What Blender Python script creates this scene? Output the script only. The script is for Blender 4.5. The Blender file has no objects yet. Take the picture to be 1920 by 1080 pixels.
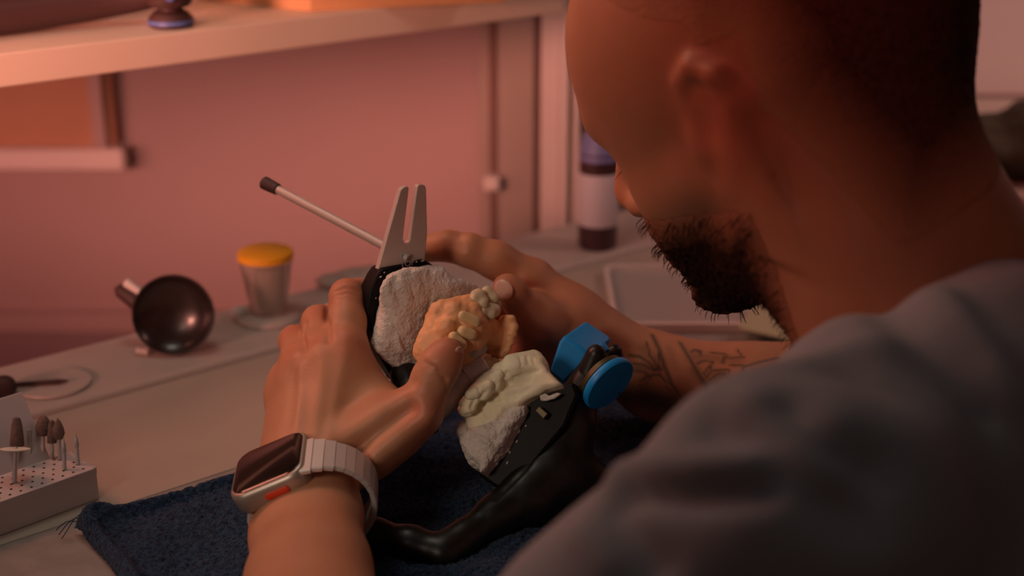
import bpy, bmesh, math, random
import numpy as np
from mathutils import Vector, Matrix, noise
from mathutils.bvhtree import BVHTree
from mathutils.geometry import tessellate_polygon

random.seed(7)
np.random.seed(7)
SC = bpy.context.scene
COL = SC.collection
R = math.radians

# ---------------------------------------------------------------- camera
PITCH = R(20)
CAM_H = 0.40
FPX = 50 / 36 * 1920
cam_d = bpy.data.cameras.new('camera')
cam_d.lens = 50
cam_d.sensor_width = 36
cam_d.clip_start = 0.02
cam_d.dof.use_dof = True
cam_d.dof.focus_distance = 0.79
cam_d.dof.aperture_fstop = 4.2
cam = bpy.data.objects.new('camera', cam_d)
cam.location = (0, 0, CAM_H)
cam.rotation_euler = (math.pi / 2 - PITCH, 0, 0)
COL.objects.link(cam)
SC.camera = cam

# ---------------------------------------------------------------- light
SC.view_settings.view_transform = 'Standard'
SC.view_settings.look = 'None'
SC.view_settings.gamma = 1
SC.view_settings.exposure = 0.0
SC.view_settings.use_curve_mapping = False
world = bpy.data.worlds.new('world')
SC.world = world
world.use_nodes = True
bg = world.node_tree.nodes['Background']
bg.inputs[0].default_value = (1.0, 0.62, 0.50, 1)
bg.inputs[1].default_value = 0.022


def area(name, loc, target, size, power, color, spread=180):
    l = bpy.data.lights.new(name, 'AREA')
    l.shape = 'DISK'
    l.size = size
    l.energy = power
    l.color = color
    l.spread = R(spread)
    o = bpy.data.objects.new(name, l)
    o.location = loc
    o.rotation_euler = (Vector(target) - Vector(loc)).to_track_quat('-Z', 'Y').to_euler()
    COL.objects.link(o)
    return o


area('red_wall_lamp', (-0.98, 0.80, 0.12), (-0.58, 1.5, 0.20), 0.35, 1.35, (1.0, 0.31, 0.25), 110)  # added light, no real lamp: imitates a red colour wash on the wall
area('red_flood_lamp', (-0.80, 0.10, 0.36), (-0.36, 1.22, 0.26), 0.25, 1.75, (1.0, 0.37, 0.28), 40)  # added red flood for the same wash on shelf front and wall
area('red_side_lamp', (-0.62, 0.92, 0.55), (-0.08, 0.78, 0.10), 0.2, 0.30, (1.0, 0.30, 0.20), 70)  # added to redden fingers, plaster and plate from the upper left
area('bench_lamp', (-0.24, 0.88, 0.60), (-0.02, 0.76, 0.05), 0.16, 0.27, (1.0, 0.84, 0.66), 150)
area('side_lamp', (-0.42, 0.20, 0.42), (-0.05, 0.74, 0.05), 0.2, 0.075, (1.0, 0.76, 0.60), 44)  # added soft fill from camera left for hands, casts and hinge
area('red_spot_lamp', (-0.45, 0.15, 1.05), (0.08, 0.72, 0.50), 0.25, 0.17, (1.0, 0.15, 0.09), 34)  # added to tint the camera side of the head red
area('ceiling_lamp', (-0.40, 0.70, 1.5), (-0.08, 0.65, 0.1), 0.5, 0.38, (0.95, 0.95, 1.0))  # added weak cool light from above for the shirt
area('far_room_lamp', (1.0, 1.10, 0.9), (0.80, 1.52, 0.20), 0.3, 2.4, (1.0, 0.52, 0.45), 120)  # added to brighten the wall and board at far right

# ---------------------------------------------------------------- frames of reference
CO = Vector((0, 0, CAM_H))
RT = Vector((1, 0, 0))
FW = Vector((0, math.cos(PITCH), -math.sin(PITCH)))
UP = Vector((0, math.sin(PITCH), math.cos(PITCH)))


def ray(px, py):
    return FW + RT * ((px - 960) / FPX) + UP * ((540 - py) / FPX)


def P(px, py, d):
    return CO + ray(px, py) * d


def G(px, py, z=0.0):
    r = ray(px, py)
    return CO + r * ((z - CAM_H) / r.z)


def onplane(px, py, p0, n):
    r = ray(px, py)
    return CO + r * ((p0 - CO).dot(n) / r.dot(n))


def CB(r, u, f):
    return RT * r + UP * u + FW * f


BU = Vector((0.775, 0.632, 0))      # along the bench
BN = Vector((0.632, -0.775, 0))     # across the bench, towards the sitter


def bench(u, s, z):
    return BU * u + BN * s + Vector((0, 0, z))


# ---------------------------------------------------------------- materials
def mat(name, col, rough=0.5, metal=0.0, var=0.0, vscale=30, bump=0.0, bscale=200, coat=0.0, sss=0.0,
        spec=0.5, col2=None, detail=4, trans=0.0, alpha=1.0, sheen=0.0, aniso=None):
    m = bpy.data.materials.new(name)
    m.use_nodes = True
    nt = m.node_tree
    b = nt.nodes['Principled BSDF']
    b.inputs['Base Color'].default_value = (*col, 1)
    b.inputs['Roughness'].default_value = rough
    b.inputs['Metallic'].default_value = metal
    b.inputs['Coat Weight'].default_value = coat
    b.inputs['Specular IOR Level'].default_value = spec
    b.inputs['Transmission Weight'].default_value = trans
    b.inputs['Alpha'].default_value = alpha
    b.inputs['Sheen Weight'].default_value = sheen
    if sss:
        b.inputs['Subsurface Weight'].default_value = sss
        b.inputs['Subsurface Radius'].default_value = (0.006, 0.0022, 0.0012)
        b.inputs['Subsurface Scale'].default_value = 1.0
    tc = nt.nodes.new('ShaderNodeTexCoord')
    src = tc.outputs['Object']
    if aniso:
        mp = nt.nodes.new('ShaderNodeMapping')
        mp.inputs['Scale'].default_value = aniso
        nt.links.new(src, mp.inputs['Vector'])
        src = mp.outputs[0]
    if var or col2:
        n = nt.nodes.new('ShaderNodeTexNoise')
        n.inputs['Scale'].default_value = vscale
        n.inputs['Detail'].default_value = detail
        nt.links.new(src, n.inputs['Vector'])
        mx = nt.nodes.new('ShaderNodeMix')
        mx.data_type = 'RGBA'
        c2 = col2 if col2 else tuple(c * (1 - var) for c in col)
        mx.inputs['A'].default_value = (*c2, 1)
        mx.inputs['B'].default_value = (*col, 1)
        rp = nt.nodes.new('ShaderNodeValToRGB')
        rp.color_ramp.elements[0].position = 0.36
        rp.color_ramp.elements[1].position = 0.64
        nt.links.new(n.outputs['Fac'], rp.inputs[0])
        nt.links.new(rp.outputs[0], mx.inputs['Factor'])
        nt.links.new(mx.outputs['Result'], b.inputs['Base Color'])
    if bump:
        n = nt.nodes.new('ShaderNodeTexNoise')
        n.inputs['Scale'].default_value = bscale
        n.inputs['Detail'].default_value = 5
        nt.links.new(src, n.inputs['Vector'])
        bp = nt.nodes.new('ShaderNodeBump')
        bp.inputs['Strength'].default_value = bump
        bp.inputs['Distance'].default_value = 0.002
        nt.links.new(n.outputs['Fac'], bp.inputs['Height'])
        nt.links.new(bp.outputs[0], b.inputs['Normal'])
    return m


def skin_mat():
    m = mat('skin', (0.60, 0.335, 0.215), rough=0.45, var=0.0, bump=0.12, bscale=900, sss=0.12, spec=0.35)
    nt = m.node_tree
    b = nt.nodes['Principled BSDF']
    tc = nt.nodes.new('ShaderNodeTexCoord')
    n = nt.nodes.new('ShaderNodeTexNoise')
    n.inputs['Scale'].default_value = 38
    n.inputs['Detail'].default_value = 5
    nt.links.new(tc.outputs['Object'], n.inputs['Vector'])
    mx = nt.nodes.new('ShaderNodeMix')
    mx.data_type = 'RGBA'
    mx.inputs['A'].default_value = (0.58, 0.29, 0.165, 1)
    mx.inputs['B'].default_value = (0.48, 0.215, 0.12, 1)
    nt.links.new(n.outputs['Fac'], mx.inputs['Factor'])
    red = nt.nodes.new('ShaderNodeAttribute')
    red.attribute_name = 'flush'
    m2 = nt.nodes.new('ShaderNodeMix')
    m2.data_type = 'RGBA'
    m2.inputs['B'].default_value = (0.54, 0.16, 0.09, 1)
    nt.links.new(red.outputs['Fac'], m2.inputs['Factor'])
    nt.links.new(mx.outputs['Result'], m2.inputs['A'])
    ink_shade = nt.nodes.new('ShaderNodeAttribute')
    ink_shade.attribute_name = 'ink'
    m3 = nt.nodes.new('ShaderNodeMix')
    m3.data_type = 'RGBA'
    m3.inputs['B'].default_value = (0.05, 0.055, 0.04, 1)
    nt.links.new(ink_shade.outputs['Fac'], m3.inputs['Factor'])
    nt.links.new(m2.outputs['Result'], m3.inputs['A'])
    nt.links.new(m3.outputs['Result'], b.inputs['Base Color'])
    return m


M = {}
M['skin'] = skin_mat()
M['hair'] = mat('cropped_hair', (0.15, 0.06, 0.04), rough=0.8, var=0.5, vscale=500, bump=0.6, bscale=700, spec=0.15)


def fade_mat(m, skin):
    nt = m.node_tree
    b = nt.nodes['Principled BSDF']
    src = b.inputs['Base Color'].links[0].from_socket
    at = nt.nodes.new('ShaderNodeAttribute')
    at.attribute_name = 'growth'
    mx = nt.nodes.new('ShaderNodeMix')
    mx.data_type = 'RGBA'
    mx.inputs['A'].default_value = (*skin, 1)
    nt.links.new(at.outputs['Fac'], mx.inputs['Factor'])
    nt.links.new(src, mx.inputs['B'])
    nt.links.new(mx.outputs['Result'], b.inputs['Base Color'])


fade_mat(M['hair'], (0.53, 0.255, 0.145))
M['beard'] = mat('beard_hair', (0.05, 0.022, 0.014), rough=0.85, var=0.6, vscale=420, bump=0.7, bscale=600, spec=0.1)
M['strand'] = mat('dark_hair', (0.05, 0.022, 0.014), rough=0.7, spec=0.1)
M['shirt'] = mat('grey_cotton', (0.47, 0.465, 0.49), rough=0.95, var=0.12, vscale=900, bump=0.15, bscale=1500, spec=0.1)
M['wall'] = mat('wall_paint', (0.44, 0.335, 0.325), rough=0.9, var=0.06, vscale=3, spec=0.1)
M['walldark'] = mat('wall_low_paint', (0.30, 0.22, 0.23), rough=0.9, var=0.06, vscale=3)
M['wallstrip'] = mat('trim_paint', (0.42, 0.32, 0.30), rough=0.8)
M['floor'] = mat('floor_vinyl', (0.20, 0.18, 0.17), rough=0.7, var=0.2, vscale=5)
M['bench'] = mat('bench_laminate', (0.46, 0.41, 0.35), rough=0.5, var=0.06, vscale=12, bump=0.03, bscale=90)
M['ledge'] = mat('ledge_laminate', (0.52, 0.46, 0.42), rough=0.5, var=0.05, vscale=14)
M['metalstrip'] = mat('grey_worktop', (0.33, 0.32, 0.30), rough=0.5, var=0.18, vscale=60, bump=0.1, bscale=120)
M['shelf'] = mat('shelf_laminate', (0.80, 0.66, 0.52), rough=0.55, var=0.05, vscale=8)
M['white'] = mat('white_laminate', (0.72, 0.66, 0.62), rough=0.6, var=0.04, vscale=9)
M['panel'] = mat('panel_laminate', (0.38, 0.31, 0.27), rough=0.6, var=0.05, vscale=9)
M['groove'] = mat('panel_gap', (0.20, 0.12, 0.10), rough=0.8)
M['black'] = mat('black_plastic', (0.010, 0.010, 0.007), rough=0.40, var=0.4, vscale=300, bump=0.06, bscale=300)
M['blackplate'] = mat('black_mount', (0.007, 0.006, 0.0065), rough=0.5, spec=0.15, var=0.5, vscale=90, bump=0.08, bscale=200)
M['blue'] = mat('blue_plastic', (0.012, 0.33, 0.85), rough=0.38, var=0.08, vscale=60)
M['navy'] = mat('navy_plastic', (0.03, 0.03, 0.12), rough=0.4)
M['steel'] = mat('brushed_steel', (0.86, 0.88, 0.88), rough=0.42, metal=0.2, var=0.15, vscale=160, aniso=(1, 1, 8))
M['darksteel'] = mat('dull_steel', (0.60, 0.62, 0.63), rough=0.45, metal=0.2, var=0.2, vscale=120)
M['alu'] = mat('matt_aluminium', (0.62, 0.52, 0.48), rough=0.5, metal=0.25, var=0.05, vscale=60, bump=0.02, bscale=600)
M['plaster'] = mat('white_plaster', (0.80, 0.73, 0.66), rough=0.9, var=0.12, vscale=120, bump=0.8, bscale=520, spec=0.2)
M['stone'] = mat('cream_stone', (0.93, 0.87, 0.62), rough=0.75, var=0.07, vscale=80, bump=0.18, bscale=500, spec=0.3)
M['gum'] = mat('peach_resin', (0.86, 0.46, 0.22), rough=0.5, var=0.12, vscale=70, bump=0.1, bscale=250, sss=0.1)
M['tooth'] = mat('tooth_enamel', (0.84, 0.60, 0.32), rough=0.35, var=0.1, vscale=120, sss=0.1)
M['paletooth'] = mat('pale_tooth_enamel', (0.72, 0.62, 0.40), rough=0.35, var=0.1, vscale=120, sss=0.1)
M['greyresin'] = mat('grey_resin', (0.50, 0.43, 0.38), rough=0.5, var=0.1, vscale=90)
M['towel'] = mat('navy_terry', (0.028, 0.068, 0.140), rough=1.0, col2=(0.008, 0.021, 0.052), vscale=420, bump=1.0, bscale=700, spec=0.05, sheen=0.12)
M['glassblack'] = mat('dark_screen', (0.012, 0.008, 0.006), rough=0.12)
M['titan'] = mat('titanium', (0.50, 0.43, 0.37), rough=0.42, metal=0.7)
M['strap'] = mat('silver_links', (0.70, 0.66, 0.64), rough=0.45, metal=0.45)
M['orange'] = mat('orange_button', (0.75, 0.06, 0.015), rough=0.45)
M['yellow'] = mat('yellow_lid', (0.85, 0.40, 0.015), rough=0.45)
M['cup'] = mat('clear_plastic', (0.88, 0.82, 0.76), rough=0.15, trans=0.75)
M['liquid'] = mat('tan_paste', (0.50, 0.38, 0.22), rough=0.5)
M['rubber'] = mat('black_rubber', (0.020, 0.012, 0.011), rough=0.30, coat=0.15)
M['darkrub'] = mat('dark_brown_rubber', (0.05, 0.022, 0.02), rough=0.6)
M['pinkplastic'] = mat('pale_plastic', (0.75, 0.66, 0.63), rough=0.45)
M['blockalu'] = mat('block_aluminium', (0.60, 0.57, 0.58), rough=0.5, metal=0.35, var=0.05, vscale=40)
M['hole'] = mat('hole_black', (0.02, 0.015, 0.015), rough=0.9)
M['burstone'] = mat('abrasive_stone', (0.20, 0.14, 0.12), rough=0.9, var=0.3, vscale=600, bump=0.4, bscale=900)
M['whitedisc'] = mat('pale_disc', (0.72, 0.74, 0.66), rough=0.5)
M['label'] = mat('bottle_label', (0.66, 0.62, 0.68), rough=0.5)
M['bluelabel'] = mat('bottle_blue', (0.22, 0.24, 0.50), rough=0.4)
M['bottle'] = mat('bottle_dark', (0.06, 0.025, 0.03), rough=0.3)
M['tray'] = mat('pale_tray', (0.50, 0.50, 0.48), rough=0.4, trans=0.2)
M['green'] = mat('pale_green_paper', (0.44, 0.46, 0.30), rough=0.8)
M['crate'] = mat('orange_wood', (0.68, 0.36, 0.16), rough=0.6, var=0.2, vscale=6)
M['brown'] = mat('brown_board', (0.50, 0.27, 0.16), rough=0.7, var=0.1, vscale=10)
M['board'] = mat('whiteboard', (0.86, 0.80, 0.76), rough=0.5)
M['greycab'] = mat('grey_cabinet', (0.36, 0.28, 0.25), rough=0.7)
M['bag'] = mat('dark_green_canvas', (0.045, 0.042, 0.022), rough=0.9, var=0.4, vscale=40)
M['bluering'] = mat('blue_ring', (0.10, 0.16, 0.42), rough=0.4)
M['eye'] = mat('eye_white', (0.7, 0.62, 0.58), rough=0.2)
M['nail'] = mat('fingernail', (0.66, 0.36, 0.27), rough=0.3, sss=0.1)
M['mark'] = mat('pale_engraving', (0.30, 0.24, 0.23), rough=0.6)
M['bronze'] = mat('dull_brass', (0.10, 0.08, 0.035), rough=0.45, metal=0.5)

# ---------------------------------------------------------------- object helpers
ORIG = {}


def thing(name, label, cat, loc, group=None):
    o = bpy.data.objects.new(name, None)
    o.empty_display_size = 0.02
    o.location = loc
    COL.objects.link(o)
    o['label'] = label
    o['category'] = cat
    if group:
        o['group'] = group
    ORIG[o.name] = Vector(loc)
    return o


def mesh_obj(name, geo, material, parent=None, origin=None, smooth=True, bevel=0, sub=0, label=None, angle=40):
    """geo = (verts in world space, faces) -> ONE mesh object"""
    v, f = geo
    if parent is not None:
        org = ORIG[parent.name]
    else:
        org = Vector(origin) if origin is not None else Vector((0, 0, 0))
    va = np.asarray([tuple(x) for x in v], dtype=np.float64) if not isinstance(v, np.ndarray) else v
    va = va - np.array(org)
    me = bpy.data.meshes.new(name)
    me.from_pydata(va.tolist(), [], f.tolist() if isinstance(f, np.ndarray) else f)
    me.validate()
    me.update()
    if isinstance(material, (list, tuple)):
        for m in material:
            me.materials.append(m)
    else:
        me.materials.append(material)
    if smooth:
        me.polygons.foreach_set('use_smooth', [True] * len(me.polygons))
        if angle < 180:
            me.set_sharp_from_angle(angle=R(angle))
    o = bpy.data.objects.new(name, me)
    COL.objects.link(o)
    if parent is not None:
        o.parent = parent
    else:
        o.location = org
    ORIG[o.name] = org
    if bevel:
        md = o.modifiers.new('bevel', 'BEVEL')
        md.width = bevel
        md.segments = 3
        md.limit_method = 'ANGLE'
        md.angle_limit = R(35)
    if sub:
        md = o.modifiers.new('sub', 'SUBSURF')
        md.levels = sub
        md.render_levels = sub
    if label:
        o['label'] = label
    return o


def tag(o, label, cat, group=None):
    o['label'] = label
    o['category'] = cat
    if group:
        o['group'] = group
    return o


def struct(name, geo, m, bevel=0, label=None):
    o = mesh_obj(name, geo, m, bevel=bevel, smooth=False)
    o['kind'] = 'structure'
    if label:
        o['label'] = label
    return o


def join(*gs):
    V, F = [], []
    for v, f in gs:
        n = len(V)
        V += [Vector(x) for x in v]
        F += [[i + n for i in q] for q in f]
    return V, F


def box8(c, ax, ay, az):
    """box from centre and three half-axis vectors"""
    c, ax, ay, az = map(Vector, (c, ax, ay, az))
    v = [c + ax * i + ay * j + az * k for i in (-1, 1) for j in (-1, 1) for k in (-1, 1)]
    f = [(0, 1, 3, 2), (4, 6, 7, 5), (0, 4, 5, 1), (2, 3, 7, 6), (0, 2, 6, 4), (1, 5, 7, 3)]
    if ax.cross(ay).dot(az) < 0:
        f = [tuple(reversed(q)) for q in f]
    return v, f


def bbox(u0, u1, s0, s1, z0, z1):
    return box8(bench((u0 + u1) / 2, (s0 + s1) / 2, (z0 + z1) / 2), BU * ((u1 - u0) / 2), BN * ((s1 - s0) / 2), Vector((0, 0, (z1 - z0) / 2)))


def wbox(x0, x1, y0, y1, z0, z1):
    return box8(((x0 + x1) / 2, (y0 + y1) / 2, (z0 + z1) / 2), ((x1 - x0) / 2, 0, 0), (0, (y1 - y0) / 2, 0), (0, 0, (z1 - z0) / 2))


def frame(n, hint):
    n = Vector(n).normalized()
    x = Vector(hint)
    x = (x - n * x.dot(n)).normalized()
    return x, n.cross(x), n


def lathe(profile, c, axis=(0, 0, 1), seg=40, hint=(1, 0, 0.01)):
    x, y, z = frame(axis, hint)
    c = Vector(c)
    V, F = [], []
    n = len(profile)
    for i in range(seg):
        a = 2 * math.pi * i / seg
        dr = x * math.cos(a) + y * math.sin(a)
        for r, h in profile:
            V.append(c + dr * r + z * h)
    for i in range(seg):
        j = (i + 1) % seg
        for k in range(n - 1):
            F.append((i * n + k, j * n + k, j * n + k + 1, i * n + k + 1))
    if profile[0][0] > 1e-6:
        F.append([i * n for i in reversed(range(seg))])
    if profile[-1][0] > 1e-6:
        F.append([i * n + n - 1 for i in range(seg)])
    return V, F


def cyl(a, b, r, r2=None, seg=24, ch=0.12):
    a, b = Vector(a), Vector(b)
    r2 = r if r2 is None else r2
    L = (b - a).length
    e = min(r, r2) * ch
    return lathe([(max(r - e, 1e-4), 0), (r, e), (r2, L - e), (max(r2 - e, 1e-4), L)], a, b - a, seg, (0.31, 0.2, 0.9))


def tube(pts, r, seg=10):
    pts = [Vector(p) for p in pts]
    V, F = [], []
    rs = r if isinstance(r, (list, tuple)) else [r] * len(pts)
    for i, p in enumerate(pts):
        t = (pts[min(i + 1, len(pts) - 1)] - pts[max(i - 1, 0)])
        x, y, z = frame(t, (0.13, 0.21, 0.95))
        for k in range(seg):
            a = 2 * math.pi * k / seg
            V.append(p + (x * math.cos(a) + y * math.sin(a)) * rs[i])
    for i in range(len(pts) - 1):
        for k in range(seg):
            l = (k + 1) % seg
            F.append((i * seg + k, i * seg + l, (i + 1) * seg + l, (i + 1) * seg + k))
    F.append(list(reversed(range(seg))))
    F.append([(len(pts) - 1) * seg + k for k in range(seg)])
    return V, F


def rr(w, h, r, n=8):
    """rounded rectangle outline (2-D), counter-clockwise"""
    out = []
    for cx, cy, a0 in ((w - r, h - r, 0), (-w + r, h - r, 90), (-w + r, -h + r, 180), (w - r, -h + r, 270)):
        for i in range(n + 1):
            a = R(a0 + 90 * i / n)
            out.append((cx + r * math.cos(a), cy + r * math.sin(a)))
    return out


def loft(rings, cap=True):
    V, F = [], []
    n = len(rings[0])
    for rg in rings:
        V += [Vector(p) for p in rg]
    for i in range(len(rings) - 1):
        for k in range(n):
            l = (k + 1) % n
            F.append((i * n + k, i * n + l, (i + 1) * n + l, (i + 1) * n + k))
    if cap:
        F.append(list(reversed(range(n))))
        F.append([(len(rings) - 1) * n + k for k in range(n)])
    return V, F


def rrblock(c, x, y, z, w, h, r, steps):
    """stack of rounded rectangles: steps = [(height, inset)]"""
    c = Vector(c)
    rings = []
    for hh, ins in steps:
        rings.append([c + x * px + y * py + z * hh for px, py in rr(w - ins, h - ins, max(r - ins, 0.0004))])
    return loft(rings)


def prism(poly, n, t0, t1):
    """3-D polygon extruded along n; n must face so that poly is CCW seen from +n"""
    n = Vector(n).normalized()
    poly = [Vector(p) for p in poly]
    nn = Vector((0, 0, 0))
    for i in range(len(poly)):
        nn += poly[i].cross(poly[(i + 1) % len(poly)])
    if nn.dot(n) < 0:
        poly = poly[::-1]
    k = len(poly)
    V = [p + n * t0 for p in poly] + [p + n * t1 for p in poly]
    F = [list(reversed(range(k))), [k + i for i in range(k)]]
    for i in range(k):
        j = (i + 1) % k
        F.append((i, j, k + j, k + i))
    return V, F


# ---------------------------------------------------------------- signed-distance modelling
def _v(p):
    return np.array(p, dtype=np.float32)


def rc(a, b, ra, rb, k=0.006, op='u', flat=None):
    a, b = _v(a), _v(b)
    ba = b - a
    L2 = float(ba @ ba) + 1e-12
    m = max(ra, rb)
    if flat:
        fx, ff = _v(Vector(flat[0]).normalized()), flat[1]
        m = m * max(1, ff)

    def fn(p):
        q = p - a
        t = np.clip((q @ ba) / L2, 0, 1)
        q = q - t[..., None] * ba
        if flat:
            cmp = q @ fx
            q = q + (cmp * (1 / ff - 1))[..., None] * fx
        return np.sqrt((q * q).sum(-1)) - (ra + (rb - ra) * t)
    return (op, k, np.minimum(a, b) - m, np.maximum(a, b) + m, fn)


def sph(c, r, k=0.006, op='u'):
    return rc(c, c, r, r, k, op)


def ell(c, rad, ax=None, k=0.006, op='u'):
    c = _v(c)
    A = np.eye(3, dtype=np.float32) if ax is None else np.array([list(x) for x in ax], dtype=np.float32)
    rad = _v(rad)
    m = float(rad.max())

    def fn(p):
        q = (p - c) @ A.T
        k0 = np.sqrt(((q / rad) ** 2).sum(-1))
        k1 = np.sqrt(((q / rad ** 2) ** 2).sum(-1)) + 1e-9
        return k0 * (k0 - 1) / k1
    return (op, k, c - m, c + m, fn)


def rbox(c, half, ax, r=0.002, k=0.004, op='u'):
    c = _v(c)
    A = np.array([list(x) for x in ax], dtype=np.float32)
    half = _v(half) - r
    ext = np.abs(A).T @ (half + r)

    def fn(p):
        q = np.abs((p - c) @ A.T) - half
        return np.sqrt((np.maximum(q, 0) ** 2).sum(-1)) + np.minimum(q.max(-1), 0) - r
    return (op, k, c - ext, c + ext, fn)


def polyp(pts, n, t0, t1, r=0.002, k=0.004, op='u'):
    """polygon (3-D points on one plane) extruded along n from t0 to t1"""
    n = Vector(n).normalized()
    c = sum((Vector(p) for p in pts), Vector()) / len(pts)
    x, y, z = frame(n, (0.9, 0.3, 0.2))
    P2 = np.array([((Vector(p) - c).dot(x), (Vector(p) - c).dot(y)) for p in pts], dtype=np.float32)
    A = np.array([list(x), list(y), list(z)], dtype=np.float32)
    cc = _v(c)
    corners = np.array([list(Vector(p) + z * t) for p in pts for t in (t0, t1)])

    def fn(p):
        q = (p - cc) @ A.T
        u = q[..., :2]
        d2 = np.full(u.shape[:-1], 1e9, np.float32)
        sg = np.ones(u.shape[:-1], np.float32)
        N = len(P2)
        for i in range(N):
            a, b = P2[i], P2[i - 1]
            e = b - a
            w = u - a
            t = np.clip((w @ e) / float(e @ e + 1e-12), 0, 1)
            bb = w - t[..., None] * e
            d2 = np.minimum(d2, (bb * bb).sum(-1))
            c1 = u[..., 1] >= a[1]
            c2 = u[..., 1] < b[1]
            c3 = e[0] * w[..., 1] > e[1] * w[..., 0]
            flip = (c1 & c2 & c3) | (~c1 & ~c2 & ~c3)
            sg = np.where(flip, -sg, sg)
        d = sg * np.sqrt(d2) + r
        h = np.abs(q[..., 2] - (t0 + t1) / 2) - abs(t1 - t0) / 2 + r
        return np.minimum(np.maximum(d, h), 0) + np.sqrt(np.maximum(d, 0) ** 2 + np.maximum(h, 0) ** 2) - r
    return (op, k, corners.min(0).astype(np.float32), corners.max(0).astype(np.float32), fn)


def sdf_mesh(prims, h, lo=None, hi=None):
    us = [p for p in prims if p[0] == 'u']
    b0 = np.min([p[2] for p in us], 0) - 3 * h
    b1 = np.max([p[3] for p in us], 0) + 3 * h
    if lo is not None:
        b0 = np.maximum(b0, _v(lo))
    if hi is not None:
        b1 = np.minimum(b1, _v(hi))
    n = np.maximum(np.ceil((b1 - b0) / h).astype(int) + 1, 3)
    F = np.full(n, 1.0, np.float32)
    for op, k, q0, q1, fn in prims:
        pad = 4 * k + 4 * h
        i0 = np.clip(np.floor((q0 - pad - b0) / h).astype(int), 0, n)
        i1 = np.clip(np.ceil((q1 + pad - b0) / h).astype(int) + 1, 0, n)
        if (i1 <= i0).any():
            continue
        g = np.stack(np.meshgrid(*[(b0[a] + h * np.arange(i0[a], i1[a])).astype(np.float32) for a in range(3)], indexing='ij'), -1)
        d = fn(g).astype(np.float32)
        sl = tuple(slice(i0[a], i1[a]) for a in range(3))
        f = F[sl]
        if op == 'u':
            hh = np.maximum(k - np.abs(f - d), 0) / k
            F[sl] = np.minimum(f, d) - hh * hh * k * 0.25
        else:
            hh = np.maximum(k - np.abs(f + d), 0) / k
            F[sl] = np.maximum(f, -d) + hh * hh * k * 0.25
    S = F < 0
    c = np.zeros(tuple(n - 1), np.uint8)
    for i in (0, 1):
        for j in (0, 1):
            for l in (0, 1):
                c += S[i:n[0] - 1 + i, j:n[1] - 1 + j, l:n[2] - 1 + l]
    idx = np.argwhere((c > 0) & (c < 8))
    ids = np.full(tuple(n - 1), -1, np.int64)
    ids[idx[:, 0], idx[:, 1], idx[:, 2]] = np.arange(len(idx))
    pos = np.zeros((len(idx), 3))
    cnt = np.zeros(len(idx))
    cor = [(i, j, l) for i in (0, 1) for j in (0, 1) for l in (0, 1)]
    for a in cor:
        for b in cor:
            if a < b and sum(abs(x - y) for x, y in zip(a, b)) == 1:
                fa = F[idx[:, 0] + a[0], idx[:, 1] + a[1], idx[:, 2] + a[2]]
                fb = F[idx[:, 0] + b[0], idx[:, 1] + b[1], idx[:, 2] + b[2]]
                cr = (fa < 0) != (fb < 0)
                t = np.where(cr, fa / np.where(cr, fa - fb, 1), 0)
                av, bv = np.array(a), np.array(b)
                pos += cr[:, None] * (av + t[:, None] * (bv - av))
                cnt += cr
    V = b0 + (idx + pos / cnt[:, None]) * h
    Q = []
    for ax in range(3):
        u, w = (ax + 1) % 3, (ax + 2) % 3
        s0 = [slice(None)] * 3
        s1 = [slice(None)] * 3
        s0[ax], s1[ax] = slice(0, -1), slice(1, None)
        cr = S[tuple(s0)] != S[tuple(s1)]
        e = np.argwhere(cr)
        ok = (e[:, u] > 0) & (e[:, w] > 0) & (e[:, u] < n[u] - 1) & (e[:, w] < n[w] - 1)
        e = e[ok]
        if not len(e):
            continue
        neg = S[e[:, 0], e[:, 1], e[:, 2]]

        def cell(du, dw):
            q = e.copy()
            q[:, u] -= du
            q[:, w] -= dw
            return ids[q[:, 0], q[:, 1], q[:, 2]]
        qd = np.stack([cell(1, 1), cell(0, 1), cell(0, 0), cell(1, 0)], 1)
        qd[~neg] = qd[~neg][:, ::-1]
        Q.append(qd)
    return V, np.concatenate(Q)


def vnormals(V, F):
    a, b, c, d = (V[F[:, i]] for i in range(4))
    fn = np.cross(c - a, d - b)
    N = np.zeros_like(V)
    for i in range(4):
        np.add.at(N, F[:, i], fn)
    return N / (np.linalg.norm(N, axis=1)[:, None] + 1e-12)


def relax(V, F, it=2, lam=0.5):
    for _ in range(it):
        S = np.zeros_like(V)
        C = np.zeros(len(V))
        for i in range(4):
            j = (i + 1) % 4
            np.add.at(S, F[:, i], V[F[:, j]])
            np.add.at(C, F[:, i], 1)
            np.add.at(S, F[:, j], V[F[:, i]])
            np.add.at(C, F[:, j], 1)
        V = V + lam * (S / np.maximum(C, 1)[:, None] - V)
    return V


def roughen(V, F, scale, amp, octaves=3, seed=0.0):
    N = vnormals(V, F)
    off = Vector((seed, seed * 1.7, seed * 0.3))
    d = np.array([noise.fractal(Vector(v) * scale + off, 1.0, 2.0, octaves) for v in V.tolist()])
    return V + N * (d * amp)[:, None]


def segdist(V, pts):
    D = np.full(len(V), 9.0)
    for a, b in zip(pts[:-1], pts[1:]):
        a, b = np.array(a), np.array(b)
        e = b - a
        t = np.clip(((V - a) @ e) / (e @ e + 1e-12), 0, 1)
        D = np.minimum(D, np.linalg.norm(V - a - t[:, None] * e, axis=1))
    return D


def dense(poly, step=6):
    out = []
    for (x0, y0), (x1, y1) in zip(poly[:-1], poly[1:]):
        n = max(1, int(math.hypot(x1 - x0, y1 - y0) / step))
        for i in range(n):
            out.append((x0 + (x1 - x0) * i / n, y0 + (y1 - y0) * i / n))
    out.append(poly[-1])
    return out


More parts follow.
